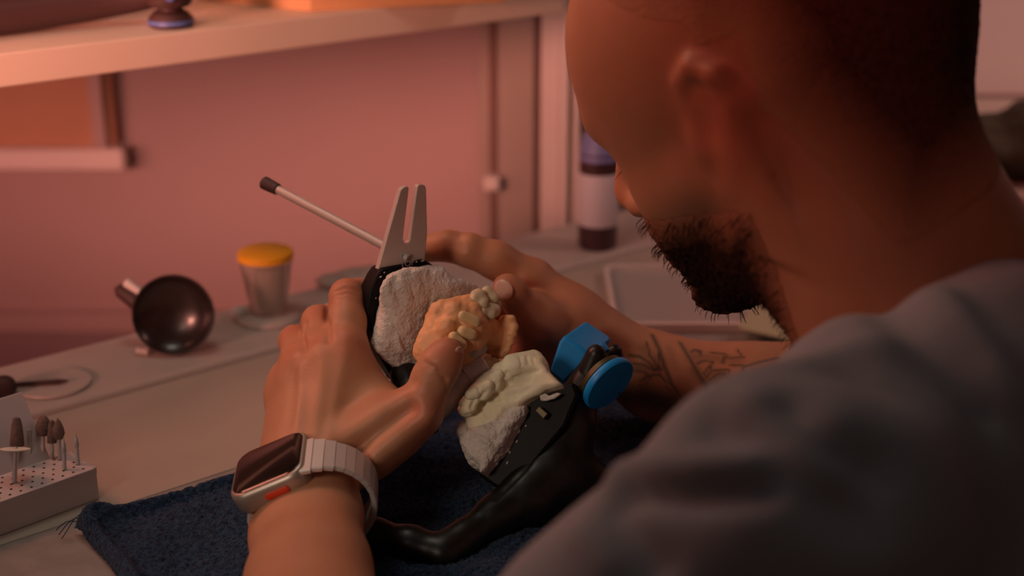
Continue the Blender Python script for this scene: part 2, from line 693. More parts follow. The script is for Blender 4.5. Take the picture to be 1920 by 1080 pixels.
def lay(V, F, poly, step=6):
    """lay a traced line onto the surface as 3-D points"""
    bv = BVHTree.FromPolygons(V.tolist(), F.tolist())
    out = []
    for x, y in dense(poly, step):
        hit = bv.ray_cast(CO, ray(x, y).normalized())
        if hit[0] is not None:
            out.append(hit[0])
    return out


def strokes(V, F, lines):
    """sculpting strokes: (traced line, width, height), all laid on the undeformed surface"""
    bv = BVHTree.FromPolygons(V.tolist(), F.tolist())
    N = vnormals(V, F)
    D = np.zeros(len(V))
    for poly, sig, amp in lines:
        pts = []
        for x, y in dense(poly):
            hit = bv.ray_cast(CO, ray(x, y).normalized())
            if hit[0] is not None:
                pts.append(hit[0])
        if len(pts) == 1:
            pts = pts * 2
        if len(pts) < 2:
            continue
        d = segdist(V, pts)
        D += amp * np.exp(-(d / sig) ** 2)
    return V + N * D[:, None]


# ================================================================ THE ROOM
WY = 1.52
struct('wall_back', wbox(-1.6, 2.2, WY, WY + 0.1, -0.75, 1.6), M['wall'])
struct('wall_left', wbox(-1.7, -1.6, -0.9, WY + 0.1, -0.75, 1.6), M['wall'])
struct('floor', wbox(-1.7, 2.2, -0.9, WY + 0.1, -0.80, -0.75), M['floor'])
struct('trim_1', wbox(-1.6, 0.6, WY - 0.012, WY, -0.202, -0.180), M['wallstrip'])
struct('trim_2', wbox(-1.6, 0.6, WY - 0.008, WY, -0.75, -0.202), M['walldark'])

# ---------------------------------------------------------------- bench
S_BACK, S_LEDGE, S_GREY, S_FRONT = -0.945, -0.855, -0.710, -0.45
t = thing('workbench', 'pale laminate workbench with a raised back ledge and grey front strip', 'workbench', bench(0.5, -0.66, -0.75))
mesh_obj('worktop', bbox(-0.35, 1.09, S_LEDGE, S_GREY, -0.03, 0.0), M['bench'], t, bevel=0.001, smooth=False)
mesh_obj('front_strip', bbox(-0.35, 1.09, S_GREY, S_FRONT, -0.03, -0.0005), M['metalstrip'], t, smooth=False, bevel=0.001, label='grey speckled front part of the worktop')
mesh_obj('back_ledge', bbox(-0.35, 1.09, S_BACK, S_LEDGE, -0.03, 0.005), M['ledge'], t, bevel=0.004, smooth=False)
for u in (-0.3, 1.04):
    mesh_obj('leg', bbox(u - 0.02, u + 0.02, -0.72, -0.60, -0.75, -0.03), M['metalstrip'], t, smooth=False)

# ---------------------------------------------------------------- shelf over the bench
sh0 = G(0, 165, 0.20)
su = sh0.dot(BU)
ss = sh0.dot(BN)
su1 = G(1040, 20, 0.20).dot(BU)
t = thing('bench_shelf', 'pale wooden shelf board above the bench on an upright panel', 'shelf', bench((su + su1) / 2, ss - 0.14, 0.005))
mesh_obj('board', bbox(su - 0.5, su1, ss - 0.30, ss, 0.20, 0.2225), M['shelf'], t, bevel=0.0012, smooth=False)


def vpanel(x0, x1, ytop, ybot, d, thick, name, m, parent, **kw):
    a, b = P(x0, ybot, d), P(x1, ybot, d)
    ztop = P(x0, ytop, d).z
    zb = a.z
    yb = a.y
    return mesh_obj(name, wbox(a.x, b.x, yb, yb + thick, zb, ztop), m, parent, smooth=False, bevel=0.001, **kw)


t = thing('tall_cabinet', 'tall pale cabinet behind the shelf end with dark vertical door gaps', 'cabinet', (0.03, 1.36, -0.75))
XA, XB = -0.032, 0.066
yc = 1.375
mesh_obj('body', wbox(XA, XB, yc, yc + 0.13, -0.75, 0.35), M['panel'], t, smooth=False)
mesh_obj('door', wbox(-0.013, 0.0215, yc - 0.006, yc, -0.7, 0.33), M['panel'], t, smooth=False, bevel=0.001)
mesh_obj('door', wbox(0.0285, 0.046, yc - 0.006, yc, -0.7, 0.33), M['white'], t, smooth=False, bevel=0.001)
mesh_obj('gap', wbox(-0.0225, -0.0150, yc - 0.002, yc, -0.7, 0.33), M['groove'], t, smooth=False)
mesh_obj('gap', wbox(0.022, 0.028, yc - 0.002, yc, -0.7, 0.33), M['groove'], t, smooth=False)
mesh_obj('handle', wbox(-0.028, -0.012, yc - 0.02, yc, 0.008, 0.022), M['white'], t, smooth=True, bevel=0.003)
mesh_obj('side_edge', wbox(0.0465, 0.055, yc - 0.012, yc + 0.12, -0.7, 0.34), M['white'], t, smooth=False, bevel=0.001)
mesh_obj('side_edge', wbox(0.060, 0.066, yc - 0.012, yc + 0.12, -0.7, 0.34), M['white'], t, smooth=False, bevel=0.001)

# ---------------------------------------------------------------- tray on the far wall
yw = WY - 0.05
def wp(px, py, y):
    r = ray(px, py)
    return CO + r * (y / r.y)
a, b = wp(-160, 330, yw), wp(220, 290, yw)
top = wp(0, 60, yw).z
t = thing('wall_box', 'brown board box on the far wall with a pale lower lip', 'wall box', (a.x + 0.1, yw + 0.02, a.z))
mesh_obj('lip', wbox(a.x, b.x, yw + 0.022, yw + 0.05, a.z, b.z), M['white'], t, smooth=False, bevel=0.003)
mesh_obj('back_board', wbox(a.x, b.x - 0.01, yw + 0.035, yw + 0.05, b.z, top), M['brown'], t, smooth=False)
mesh_obj('side_board', wbox(b.x - 0.032, b.x - 0.018, yw + 0.026, yw + 0.035, b.z, top), M['wallstrip'], t, smooth=False)

# ---------------------------------------------------------------- far right of the room
yq = WY - 0.03
a, b = wp(1700, 178, yq), wp(2150, 186, yq)
t = thing('whiteboard', 'white board with a dark lower rail behind the sitter', 'whiteboard', (0.8, yq, a.z))
mesh_obj('panel', wbox(a.x, b.x, yq, WY, a.z, 0.62), M['board'], t, smooth=False)
mesh_obj('rail', wbox(a.x, b.x, yq - 0.012, WY, a.z - 0.007, a.z + 0.001), M['groove'], t, smooth=False, bevel=0.001)
ct = wp(1880, 232, 1.40).z
cz = wp(1900, 372, 1.30).z
t = thing('low_cabinet', 'low grey brown stepped cabinet under the white board', 'cabinet', (0.78, 1.4, -0.75))
mesh_obj('body', wbox(0.42, 1.15, 1.40, 1.46, -0.75, ct), M['greycab'], t, smooth=False)
mesh_obj('top', wbox(0.41, 1.16, 1.395, 1.465, ct, ct + 0.012), M['bench'], t, smooth=False, bevel=0.002)
mesh_obj('step', wbox(0.42, 1.15, 1.24, 1.3995, -0.75, cz + 0.018), M['greycab'], t, smooth=False, bevel=0.002)
c = P(1905, 318, 1.30)
V, F = sdf_mesh([ell((c.x + 0.03, 1.325, cz + 0.018 + 0.030), (0.07, 0.06, 0.032), k=0.02), ell((c.x + 0.06, 1.325, cz + 0.06), (0.05, 0.045, 0.032), k=0.02), ell((c.x - 0.02, 1.32, cz + 0.04), (0.03, 0.04, 0.022), k=0.02)], 0.005)
V = roughen(V, F, 40, 0.006)
V[:, 2] = np.maximum(V[:, 2], cz + 0.0181)
tag(mesh_obj('canvas_bag', (V, F), M['bag'], origin=(c.x + 0.03, 1.325, cz + 0.018), angle=180), 'dark green canvas bag slumped on the cabinet step', 'bag')

# ---------------------------------------------------------------- things on the shelf
ZS = 0.2225
c = G(322, 50, ZS)
t = thing('desk_stand', 'dark round stand foot with a blue ring on the shelf', 'stand', c)
mesh_obj('foot', lathe([(0.0, 0), (0.0145, 0), (0.0165, 0.002), (0.0165, 0.004), (0.016, 0.0072), (0.012, 0.0115), (0.009, 0.0125), (0.009, 0.014), (0.0145, 0.0155), (0.0165, 0.019), (0.0165, 0.032), (0.013, 0.036), (0, 0.036)], c), M['darkrub'], t)
mesh_obj('ring', lathe([(0.0160, 0.0025), (0.0171, 0.003), (0.0171, 0.0055), (0.0158, 0.006)], c), M['bluering'], t, label='blue ring around the foot')
q = c + Vector((0.004, -0.0155, 0.0245))
mesh_obj('button', lathe([(0, 0), (0.0038, 0), (0.0038, 0.002), (0, 0.0026)], q, (0.2, -1, 0.1)), M['bluering'], t)
c2 = G(70, 62, ZS)
pts = [c + Vector((-0.004, 0.012, 0.022)), c + Vector((-0.03, 0.010, 0.0185)), c + Vector((-0.06, -0.002, 0.0165)), c + Vector((-0.10, -0.03, 0.0145)), c + Vector((-0.14, -0.065, 0.014))]
mesh_obj('arm', tube(pts, [0.008, 0.010, 0.0125, 0.0135, 0.0135], 18), M['darkrub'], t)
e = pts[-1]
mesh_obj('grip', tube([c + Vector((-0.05, 0.012, 0.006)), c + Vector((-0.09, -0.014, 0.0045)), c + Vector((-0.13, -0.05, 0.0045))], [0.003, 0.0045, 0.004], 12), M['pinkplastic'], t, label='pale lower bar of the stand arm')
c = G(582, 22, ZS)
cb = bench(c.dot(BU), c.dot(BN), ZS)
d1, d2 = Vector((0.955, 0.297, 0)), Vector((-0.86, 0.51, 0))
t = thing('wooden_crate', 'orange brown wooden crate standing on the shelf', 'crate', cb)
bx = [cb, cb + d1 * 0.16, cb + d1 * 0.16 + d2 * 0.12, cb + d2 * 0.12]
mesh_obj('box', prism(bx, (0, 0, 1), 0, 0.09), M['crate'], t, smooth=False, bevel=0.001)
bx2 = [p + (p - (bx[0] + bx[2]) / 2).normalized() * 0.003 for p in bx]
mesh_obj('rim', prism(bx2, (0, 0, 1), 0.09, 0.098), M['shelf'], t, smooth=False, bevel=0.001)

# ---------------------------------------------------------------- bottle at the end of the ledge
c = G(1120, 462, 0.005)
t = thing('bottle', 'dark bottle with a white label and blue neck behind the face', 'bottle', c)
mesh_obj('glass', lathe([(0, 0), (0.0155, 0), (0.0172, 0.003), (0.0172, 0.085), (0.015, 0.097), (0.0088, 0.108), (0.0078, 0.13), (0, 0.13)], c), M['bottle'], t)
mesh_obj('label_band', lathe([(0.0174, 0.022), (0.0177, 0.0225), (0.0177, 0.068), (0.0174, 0.0685)], c), M['label'], t, label='white paper band around the bottle')
mesh_obj('neck_band', lathe([(0.0178, 0.080), (0.0155, 0.0975), (0.0093, 0.109), (0.0085, 0.124), (0.0080, 0.125)], c), M['bluelabel'], t, label='blue band around the bottle neck')
mesh_obj('cap', lathe([(0.009, 0.127), (0.009, 0.143), (0.008, 0.145), (0, 0.145)], c), M['rubber'], t)

# ---------------------------------------------------------------- cup, round dish, spatula
c = G(505, 598, 0.005)
t = thing('plastic_cup', 'clear tapered cup with a yellow lid on the back ledge', 'cup', c + Vector((0, 0, 0.006)))
b = c + Vector((0, 0, 0.0065))
mesh_obj('cup_wall', lathe([(0.0, 0.0), (0.0125, 0), (0.0135, 0.001), (0.0205, 0.044), (0.0195, 0.044), (0.0125, 0.0015), (0, 0.0015)], b), M['cup'], t)
mesh_obj('lid', lathe([(0.0, 0.0488), (0.0195, 0.0488), (0.0208, 0.048), (0.0211, 0.043), (0.0200, 0.0425)], b), M['yellow'], t, label='yellow round lid')
mesh_obj('contents', lathe([(0, 0.003), (0.009, 0.003), (0.0105, 0.02), (0.0120, 0.036), (0, 0.037)], b + Vector((0.002, 0, 0))), M['liquid'], t)
t = thing('round_base', 'low pale round stand under the clear cup', 'stand', c)
mesh_obj('disc', lathe([(0, 0), (0.0235, 0), (0.0248, 0.0015), (0.0235, 0.0045), (0.014, 0.0062), (0, 0.0062)], c), M['ledge'], t)
V, F = sdf_mesh([ell(c + Vector((-0.022, -0.004, 0.006)), (0.007, 0.006, 0.006))], 0.001)
mesh_obj('knob', (V, F), M['white'], t)

cgr = G(332, 661, 0.005)
dc = cgr + Vector((0, 0, 0.0295))
ax = (Vector((0.10, -0.97, 0.22))).normalized()
t = thing('rubber_dish', 'black round rubber dish standing on edge on the back ledge', 'dish', cgr)
mesh_obj('bowl', lathe([(0.0, -0.020), (0.014, -0.018), (0.024, -0.010), (0.0287, 0.0), (0.0292, 0.002), (0.0287, 0.0042), (0.0272, 0.0040), (0.0255, 0.0018), (0.022, -0.0015), (0.014, -0.0050), (0.006, -0.0066), (0, -0.0068)], dc, ax, 56), M['rubber'], t)
a0 = dc + CB(-0.024, 0.006, 0.008)
a1 = dc + CB(-0.040, 0.0175, 0.010)
mesh_obj('handle', tube([a0, (a0 + a1) / 2, a1, a1 + CB(-0.002, 0.003, 0)], [0.0075, 0.0065, 0.006, 0.004], 16), M['darkrub'], t)
q = CB(0.004, 0.0055, -0.003)
mesh_obj('handle_strip', tube([a0 + q + CB(-0.002, 0.002, 0), a1 + q], [0.0027, 0.0035], 12), M['white'], t, label='white strip along the dish handle')
mesh_obj('spout', tube([dc + CB(-0.020, -0.0265, 0.005), dc + CB(-0.028, -0.0255, 0.003)], [0.003, 0.0025], 10), M['white'], t)

c = G(100, 722, 0.005)
tag(mesh_obj('coaster', lathe([(0, 0), (0.024, 0), (0.0255, 0.001), (0.0250, 0.0025), (0.022, 0.0027), (0, 0.0022)], c), M['ledge'], origin=c), 'thin pale round coaster lying on the back ledge', 'coaster')
t = thing('spatula', 'dark handled spatula lying across the pale coaster', 'spatula', G(60, 722, 0.008))
a0, a1 = G(10, 722, 0.010), G(128, 714, 0.0097)
mesh_obj('blade', tube([a0.lerp(a1, 0.0), a0.lerp(a1, 0.5), a0.lerp(a1, 0.85), a1], [0.0013, 0.0016, 0.0018, 0.0006], 10), M['darkrub'], t)
V, F = sdf_mesh([rc(G(-30, 735, 0.0135), G(8, 726, 0.0135), 0.0085, 0.0082, k=0.004)], 0.001)
mesh_obj('handle', (V, F), M['darkrub'], t, label='thick dark knob handle')
c = G(640, 536, 0.005)
V, F = sdf_mesh([ell(c + Vector((0, 0, 0.004)), (0.022, 0.014, 0.0075)), ell(c + Vector((0.02, 0.01, 0.005)), (0.018, 0.012, 0.008))], 0.0016)
V = roughen(V, F, 70, 0.002)
V[:, 2] = np.maximum(V[:, 2], 0.0051)
tag(mesh_obj('putty_lump', (V, F), M['greyresin'], origin=c, angle=180), 'grey lump of putty on the ledge above the near hand', 'putty')

# ---------------------------------------------------------------- tray and paper by the far arm
xa, ya = G(1172, 620), G(1172, 530)
c = Vector(((xa.x + 0.075), (xa.y + ya.y) / 2 + 0.01, 0.005))
zt = 0.0
t = thing('plastic_tray', 'shallow pale tray with rounded corners beside the tattooed arm', 'tray', (c.x, c.y, 0))
X, Y, Z = Vector((1, 0, 0)), Vector((0, 1, 0)), Vector((0, 0, 1))
c0 = Vector((c.x, c.y, 0.0003))
mesh_obj('base', rrblock(c0, X, Y, Z, 0.083, 0.068, 0.012, [(0, 0.001), (0.0012, 0)]), M['tray'], t)
rings = []
for hh, ins in ((0.0, 0.0), (0.007, -0.001), (0.008, 0.0005), (0.0075, 0.003), (0.0012, 0.003)):
    rings.append([c0 + X * px + Y * py + Z * hh for px, py in rr(0.083 - ins, 0.068 - ins, 0.012)])
mesh_obj('rim', loft(rings, cap=False), M['white'], t, label='paler raised rim of the tray')
pa = [G(1385, 612, 0.012), G(1418, 560, 0.012), G(1500, 575, 0.012), G(1520, 640, 0.012)]
V, F = prism(pa, (0, 0, 1), -0.003, 0.0)
tag(mesh_obj('folded_paper', (V, F), M['green'], origin=(pa[0] + pa[2]) / 2, smooth=False, bevel=0.0008), 'pale green folded paper under the bearded chin', 'paper')

# ================================================================ BUR BLOCK
k0 = G(187, 936)                      # front right lower corner
bd = Vector((0.715, 0.70, 0)).normalized()
bb = Vector((-bd.y, bd.x, 0))
BH = 0.0205
t = thing('bur_block', 'silver aluminium block with rows of holes and a raised lid', 'bur block', k0 - bd * 0.04 + bb * 0.014)
LB, DB = 0.085, 0.030


def bl(u, w, z):
    return k0 - bd * u + bb * w + Vector((0, 0, z))


body = prism([bl(0, 0, 0), bl(0, DB, 0), bl(LB, DB, 0), bl(LB, 0, 0)], (0, 0, 1), 0.0002, BH)
mesh_obj('block', body, M['blockalu'], t, smooth=False, bevel=0.0006)
hv, hf = [], []
for i in range(12):
    for j in range(5):
        if (i + j) % 2 == 0 or True:
            q = lathe([(0, 0), (0.00075, 0), (0.0008, 0.00012)], bl(0.006 + i * 0.0064 + (j % 2) * 0.003, 0.004 + j * 0.0056, BH + 0.00002), seg=10)
            hv.append(q)
mesh_obj('hole_rows', join(*hv), M['hole'], t, smooth=False)
mesh_obj('hinge_pin', cyl(bl(0.0005, 0.0012, BH - 0.004), bl(0.0005, 0.0012, BH + 0.0003), 0.0011), M['darksteel'], t)
lv = bb * 0.030 + Vector((0, 0, 0.036))
ln = bd.cross(lv.normalized())
l0 = bl(0.012, DB + 0.001, BH - 0.004)
lid = [l0, l0 - bd * LB, l0 - bd * LB + lv, l0 + lv]
mesh_obj('lid', prism(lid, ln, -0.001, 0.001), M['blockalu'], t, smooth=False, bevel=0.0005)

burs = [
    ('disc', 27, 905, 29, 843, 'round pale cutting disc on a dark shank at the block front', 0),
    ('cone', 33, 872, 31, 782, 'fat grey cone stone at the left of the block', 0.0040),
    ('rod', 56, 862, 55, 806, 'plain thin dark rod between the grey cone and round head', 0),
    ('round', 81, 855, 81, 779, 'round headed dark stone bur at the back of the block', 0.0044),
    ('cone', 98, 859, 97, 787, 'dark stone bur standing between round head and pointed head', 0.0028),
    ('flame', 113, 862, 108, 784, 'dark flame headed stone bur beside the thin points', 0.0036),
    ('needle', 121, 881, 119, 822, 'left thin pointed steel bur near the block end', 0),
    ('needle', 146, 871, 142, 813, 'right thin pointed steel bur nearest the block end', 0)]
for kind, x0, y0, x1, y1, lab, hr in burs:
    base = G(x0, y0, BH)
    dd = (base - CO).dot(FW)
    tip = P(x1, y1, dd)
    t = thing('bur', lab, 'dental bur', base + Vector((0, 0, 0.0002)), 'burs in the block')
    L = (tip - base).length
    axb = tip - base
    base = base + Vector((0, 0, 0.0002))
    if kind == 'rod':
        mesh_obj('shank', lathe([(0.0013, 0), (0.0013, L * .7), (0.0014, L * .72), (0.0014, L), (0, L)], base, axb, 14), M['darksteel'], t)
    elif kind == 'needle':
        mesh_obj('shank', lathe([(0.0012, 0), (0.0012, L * .55)], base, axb, 14), M['darksteel'], t)
        mesh_obj('head', lathe([(0.0012, L * .55), (0.0015, L * .6), (0.0012, L * .8), (0.0002, L), (0, L)], base, axb, 14), M['darksteel'], t)
    elif kind == 'disc':
        mesh_obj('shank', lathe([(0.0014, 0), (0.0014, L * .6), (0.0011, L * .65), (0.0011, L), (0, L)], base, axb, 14), M['darksteel'], t)
        mesh_obj('head', lathe([(0, L - .0006), (0.0080, L - .0004), (0.0083, L), (0.0080, L + .0004), (0, L + .0006)], base, axb, 40), M['whitedisc'], t, label='pale flat round disc')
        mesh_obj('screw', lathe([(0, L + .0005), (0.0014, L + .0005), (0.0012, L + .0013), (0, L + .0016)], base, axb, 16), M['darksteel'], t)
    else:
        hl = {'cone': 0.62, 'round': 0.52, 'flame': 0.52}[kind]
        s0 = L * (1 - hl)
        mesh_obj('shank', lathe([(0.0012, 0), (0.0012, s0)], base, axb, 14), M['darksteel'], t)
        if kind == 'cone':
            pr = [(0, s0), (hr * .9, s0), (hr, s0 + .001), (hr * .95, s0 + L * hl * .3), (hr * .75, s0 + L * hl * .75), (hr * .5, L - .0008), (0, L)]
        elif kind == 'round':
            pr = [(0, s0)] + [(hr * math.sin(math.pi * (0.12 + 0.88 * i / 12)), s0 + (L - s0) * (0.5 - 0.5 * math.cos(math.pi * i / 12))) for i in range(12)] + [(0, L)]
        else:
            pr = [(0, s0), (hr * .6, s0), (hr, s0 + L * hl * .25), (hr * .9, s0 + L * hl * .5), (hr * .5, s0 + L * hl * .8), (0, L)]
        mesh_obj('head', lathe(pr, base, axb, 24), M['burstone'], t)

# ================================================================ TOWEL
C1 = G(140, 1000)
td = (G(430, 914) - C1).normalized()
te = Vector((td.y, -td.x, 0))
NX, NY = 310, 250
LX, LY = 0.43, 0.31
gu = np.linspace(0, 1, NX)
gv = np.linspace(0, 1, NY)
UU, VV = np.meshgrid(gu, gv, indexing='ij')
pos = np.array(C1)[None, None, :] + (UU * LX)[..., None] * np.array(td) + (VV * LY)[..., None] * np.array(te)
xx, yy = UU * LX, VV * LY
# soft folds, a rolled hem all round, terry loops
fold = 0.0022 * np.sin(xx * 48 + 5 * np.sin(yy * 18)) ** 2 + 0.002 * np.sin(yy * 55 + xx * 23 + 1.2) ** 2
far = np.clip((xx - 0.30) / 0.10, 0, 1)
fold += far * 0.010 * np.exp(-((yy - 0.035 - 0.10 * (xx - 0.3)) / 0.016) ** 2)
edge = np.minimum(np.minimum(xx, LX - xx), np.minimum(yy, LY - yy))
hem = 0.0055 * np.exp(-((edge - 0.005) / 0.0042) ** 2)
corner = np.exp(-((xx - 0.010) / 0.011) ** 2 - ((yy - 0.007) / 0.008) ** 2) * 0.0075
seam = -0.0014 * np.exp(-((xx - 0.062) / 0.0013) ** 2) - 0.0014 * np.exp(-((xx - 0.070) / 0.0013) ** 2)
loops = (np.random.rand(NX, NY) - 0.5) * 0.0022 * (edge > 0.008) + (np.random.rand(NX, NY) - 0.5) * 0.0007
lift = 0.0045 * np.clip(edge / 0.0035, 0, 1) ** 0.5
pos[..., 2] = 0.0006 + lift + fold * np.clip(edge / 0.02, 0, 1) + hem + corner + seam + loops * np.clip(edge / 0.002, 0, 1)
jx = (np.random.rand(NX, NY, 2) - 0.5) * 0.0009
pos[..., :2] += jx
wav = 0.003 * np.sin(yy * 40) * np.exp(-xx / 0.01)
pos[..., 0] += wav
vt = pos.reshape(-1, 3)
low = pos.copy()
ii = np.arange(NX * NY).reshape(NX, NY)
qf = np.stack([ii[:-1, :-1], ii[:-1, 1:], ii[1:, 1:], ii[1:, :-1]], -1).reshape(-1, 4)
t = thing('towel', 'dark navy terry towel spread over the front of the bench', 'towel', C1 + td * 0.2 + te * 0.15)
tw = mesh_obj('cloth', (vt, qf[:, ::-1]), M['towel'], t, angle=180)
# loose threads at the corner
th = []
for k in range(3):
    a0 = C1 + td * 0.004 + te * 0.003 + Vector((0, 0, 0.006 + 0.0012 * k))
    pts = [a0 + (-td * (0.013 * s) + te * (0.004 * s * (k - 1.5)) + Vector((0, 0, 0.004 * math.sin(s * 3 + k * 0.6) - 0.003 * s))) for s in np.linspace(0, 1, 9)]
    th.append(tube(pts, 0.00025, 6))
mesh_obj('loose_thread', join(*th), M['towel'], t)

# ================================================================ ARTICULATOR
base_pt = G(1000, 1000)
art = thing('articulator', 'black opened dental articulator with blue hinge held over the towel', 'articulator', (base_pt.x, base_pt.y, 0.006))


def PR(x, y, d, r):
    return P(x, y, d), r


prims = []


def chain(nodes, k=0.008, **kw):
    out = []
    for (x0, y0, d0, r0), (x1, y1, d1, r1) in zip(nodes[:-1], nodes[1:]):
        out.append(rc(P(x0, y0, d0), P(x1, y1, d1), r0 * 1e-3, r1 * 1e-3, k, **kw))
    return out


prims += chain([(1116, 668, .806, 6.2), (1095, 730, .806, 8.5), (1068, 800, .803, 11.5), (1040, 870, .798, 15), (985, 930, .785, 12.5), (930, 965, .776, 9.5), (868, 1010, .765, 8.0), (830, 1040, .757, 8.6)], 0.010)
prims += chain([(830, 1038, .757, 8.8), (770, 1022, .762, 9.2), (700, 1008, .772, 9.6), (600, 990, .792, 9.0)], 0.008)
prims += chain([(1060, 830, .808, 9.5), (1062, 900, .806, 14), (1095, 905, .812, 12), (1128, 912, .818, 8.8)], 0.012)
prims += chain([(1040, 900, .797, 15), (1000, 945, .787, 11)], 0.01)
prims += [polyp([onplane(x, y, P(1040, 880, .80), FW) for x, y in ((1078, 745), (1104, 790), (1094, 850), (1098, 940), (1010, 985), (940, 985), (925, 930), (985, 860), (1040, 770))], FW, -0.008, 0.006, r=0.005, k=0.010)]
V, F = sdf_mesh(prims, 0.0014)
V = relax(V, F, 2)
V = strokes(V, F, [([(1075, 735), (1035, 800), (985, 880), (930, 935)], 0.0015, -0.0007)])
V[:, 2] = np.maximum(V[:, 2], 0.0075)
mesh_obj('lower_frame', (V, F), M['black'], art, angle=180)

# hinge: knuckles, blue block, blue disc
V, F = sdf_mesh(chain([(1118, 664, .800, 5.6), (1104, 700, .803, 6.5)]) , 0.0008)
mesh_obj('hinge_knuckle', (V, F), M['black'], art, angle=180)
V, F = sdf_mesh(chain([(1152, 660, .818, 4.8), (1146, 690, .822, 6.0), (1120, 740, .825, 7)]), 0.0008)
mesh_obj('hinge_knuckle', (V, F), M['black'], art, angle=180)
bn = CB(-0.10, 0.0, -1).normalized()
p0 = P(1080, 670, .822)
front = [onplane(x, y, p0, bn) for x, y in ((1047, 641), (1056, 630), (1100, 659), (1107, 668), (1056, 721), (1029, 696))]
# block: dark front face swept back and up to the lit top face
sweep = CB(0.0142, 0.0088, 0.018)
k = len(front)
order = front
nn = Vector((0, 0, 0))
for i in range(k):
    nn += (order[i] - p0).cross(order[(i + 1) % k] - p0)
if nn.dot(bn) < 0:
    order = order[::-1]
Vb = [p + sweep for p in order] + list(order)
Fb = [list(reversed(range(k))), [k + i for i in range(k)]] + [(i, (i + 1) % k, k + (i + 1) % k, k + i) for i in range(k)]
mesh_obj('hinge_block', (Vb, Fb), M['blue'], art, smooth=True, bevel=0.0018, label='blue plastic hinge block')
mesh_obj('hinge_tab', cyl(P(1126, 646, .808), P(1136, 661, .806), 0.0028), M['blue'], art, label='small blue tab between the knuckles')
dn = CB(0.62, -0.58, -0.53).normalized()
dcn = P(1143, 721, .794)
mesh_obj('hinge_disc', lathe([(0, -0.004), (0.0155, -0.004), (0.0168, -0.0032), (0.0172, -0.002), (0.0172, 0.0), (0.0165, 0.001), (0.012, 0.0014), (0, 0.0016)], dcn, dn, 56), M['blue'], art, label='round blue hinge disc')
mesh_obj('disc_pin', lathe([(0, 0.0014), (0.0009, 0.0014), (0.0009, 0.0021), (0, 0.0022)], dcn + CB(0.004, -0.0035, 0), dn, 12), M['hole'], art)
mesh_obj('disc_collar', lathe([(0.012, -0.008), (0.015, -0.0075), (0.0155, -0.0045), (0.012, -0.004)], dcn, dn, 40), M['bronze'], art)

# lower mounting plate
nL = CB(-0.58, 0.52, -0.63).normalized()
pl = P(975, 815, .792)
aL = CB(0.66, 0.74, 0.0)
aL = (aL - nL * aL.dot(nL)).normalized()
bL = nL.cross(aL)
V, F = [], []
plate_poly = [(895, 890), (935, 815), (968, 765), (985, 745), (1005, 735), (1055, 722), (1075, 715), (1085, 740), (1060, 800), (1010, 860), (965, 915), (930, 915)]
qn = CB(-0.25, 0.20, -0.95).normalized()
pq = P(985, 830, .786)
pp = [onplane(x, y, pq, qn) for x, y in plate_poly]
mesh_obj('lower_mounting_plate', prism(pp, qn, -0.016, 0.0), M['blackplate'], art, smooth=True, bevel=0.002)
tabp = [onplane(x, y, P(1022, 755, .784), qn) for x, y in ((1004, 770), (1012, 762), (1028, 776), (1020, 786))]
mesh_obj('brass_insert', prism(tabp, qn, -0.004, 0.0012), M['bronze'], art, smooth=False, bevel=0.0004, label='dull brass insert in the plate edge')
for q in ([(1012, 742), (1022, 737), (1030, 742), (1045, 736), (1054, 738), (1040, 748), (1026, 752), (1014, 752)],):
    V, F = sdf_mesh([polyp([onplane(x, y, P(1030, 744, .7838), qn) for x, y in q], qn, -0.0008, 0.0009, r=0.0006)], 0.0005)
    mesh_obj('plaster_smear', (V, F), M['plaster'], art, angle=180, label='white plaster smear on the plate')
mk = []
for x, y in ((968, 830), (955, 850), (963, 822), (945, 845), (972, 812), (950, 870), (985, 800)):
    q = onplane(x, y, pq + qn * 0.0002, qn)
    mk.append(cyl(q, q + CB(0.0006, 0.0016 * random.uniform(.5, 1.6), 0), 0.00035, seg=8))
mesh_obj('plaster_flecks', join(*mk), M['plaster'], art, label='white plaster flecks')

# steel tube between the casts
a0, a1, a2 = P(808, 762, .796), P(872, 706, .800), P(908, 682, .802)
mesh_obj('steel_tube', cyl(a0, a1, 0.0105, seg=48), M['darksteel'], art)
mesh_obj('steel_collar', lathe([(0.0, 0), (0.0092, 0), (0.0098, 0.0006), (0.0098, 0.0125), (0.0088, 0.0135), (0, 0.0135)], a1, a2 - a1, 48), M['steel'], art, label='bright steel collar')
V, F = sdf_mesh([rbox(P(800, 806, .797), (0.0065, 0.0040, 0.004), (CB(.88, .47, 0), CB(-.47, .88, 0), FW), r=0.002)], 0.0007)
mesh_obj('adjusting_knob', (V, F), M['navy'], art, label='navy plastic knob under the thumb')
V, F = sdf_mesh(chain([(760, 705, .822, 9), (775, 745, .815, 9), (805, 775, .806, 7)]), 0.001)
mesh_obj('upper_arm_bar', (V, F), M['black'], art, angle=180)

# fork plate and pin
nU = CB(0.52, -0.20, -0.83).normalized()
pf = P(760, 450, .822)
out = [(703, 528), (705, 520), (749, 364), (751, 357), (757, 351), (764, 349), (767, 352), (765, 372), (756.5, 440), (756, 449), (759, 456), (764, 457), (768, 452), (769.5, 445), (781, 360), (783, 349), (786, 346), (793, 346), (798, 349), (799.5, 356), (801.5, 437), (797, 487), (790, 520), (760, 545)]
po = [onplane(x, y, pf, nU) for x, y in out]
mesh_obj('fork_plate', prism(po, nU, -0.0045, 0), M['alu'], art, bevel=0.0006, angle=30, label='matt aluminium fork plate with a slot')
sc0 = onplane(757, 480, pf, nU)
mesh_obj('screw', lathe([(0, 0.0001), (0.0010, 0.0001), (0.0012, 0.0003), (0.0022, 0.0004), (0.0023, 0.0001)], sc0, nU, 24), M['darksteel'], art)
pa, pb = P(518, 354, .872), P(715, 458, .834)
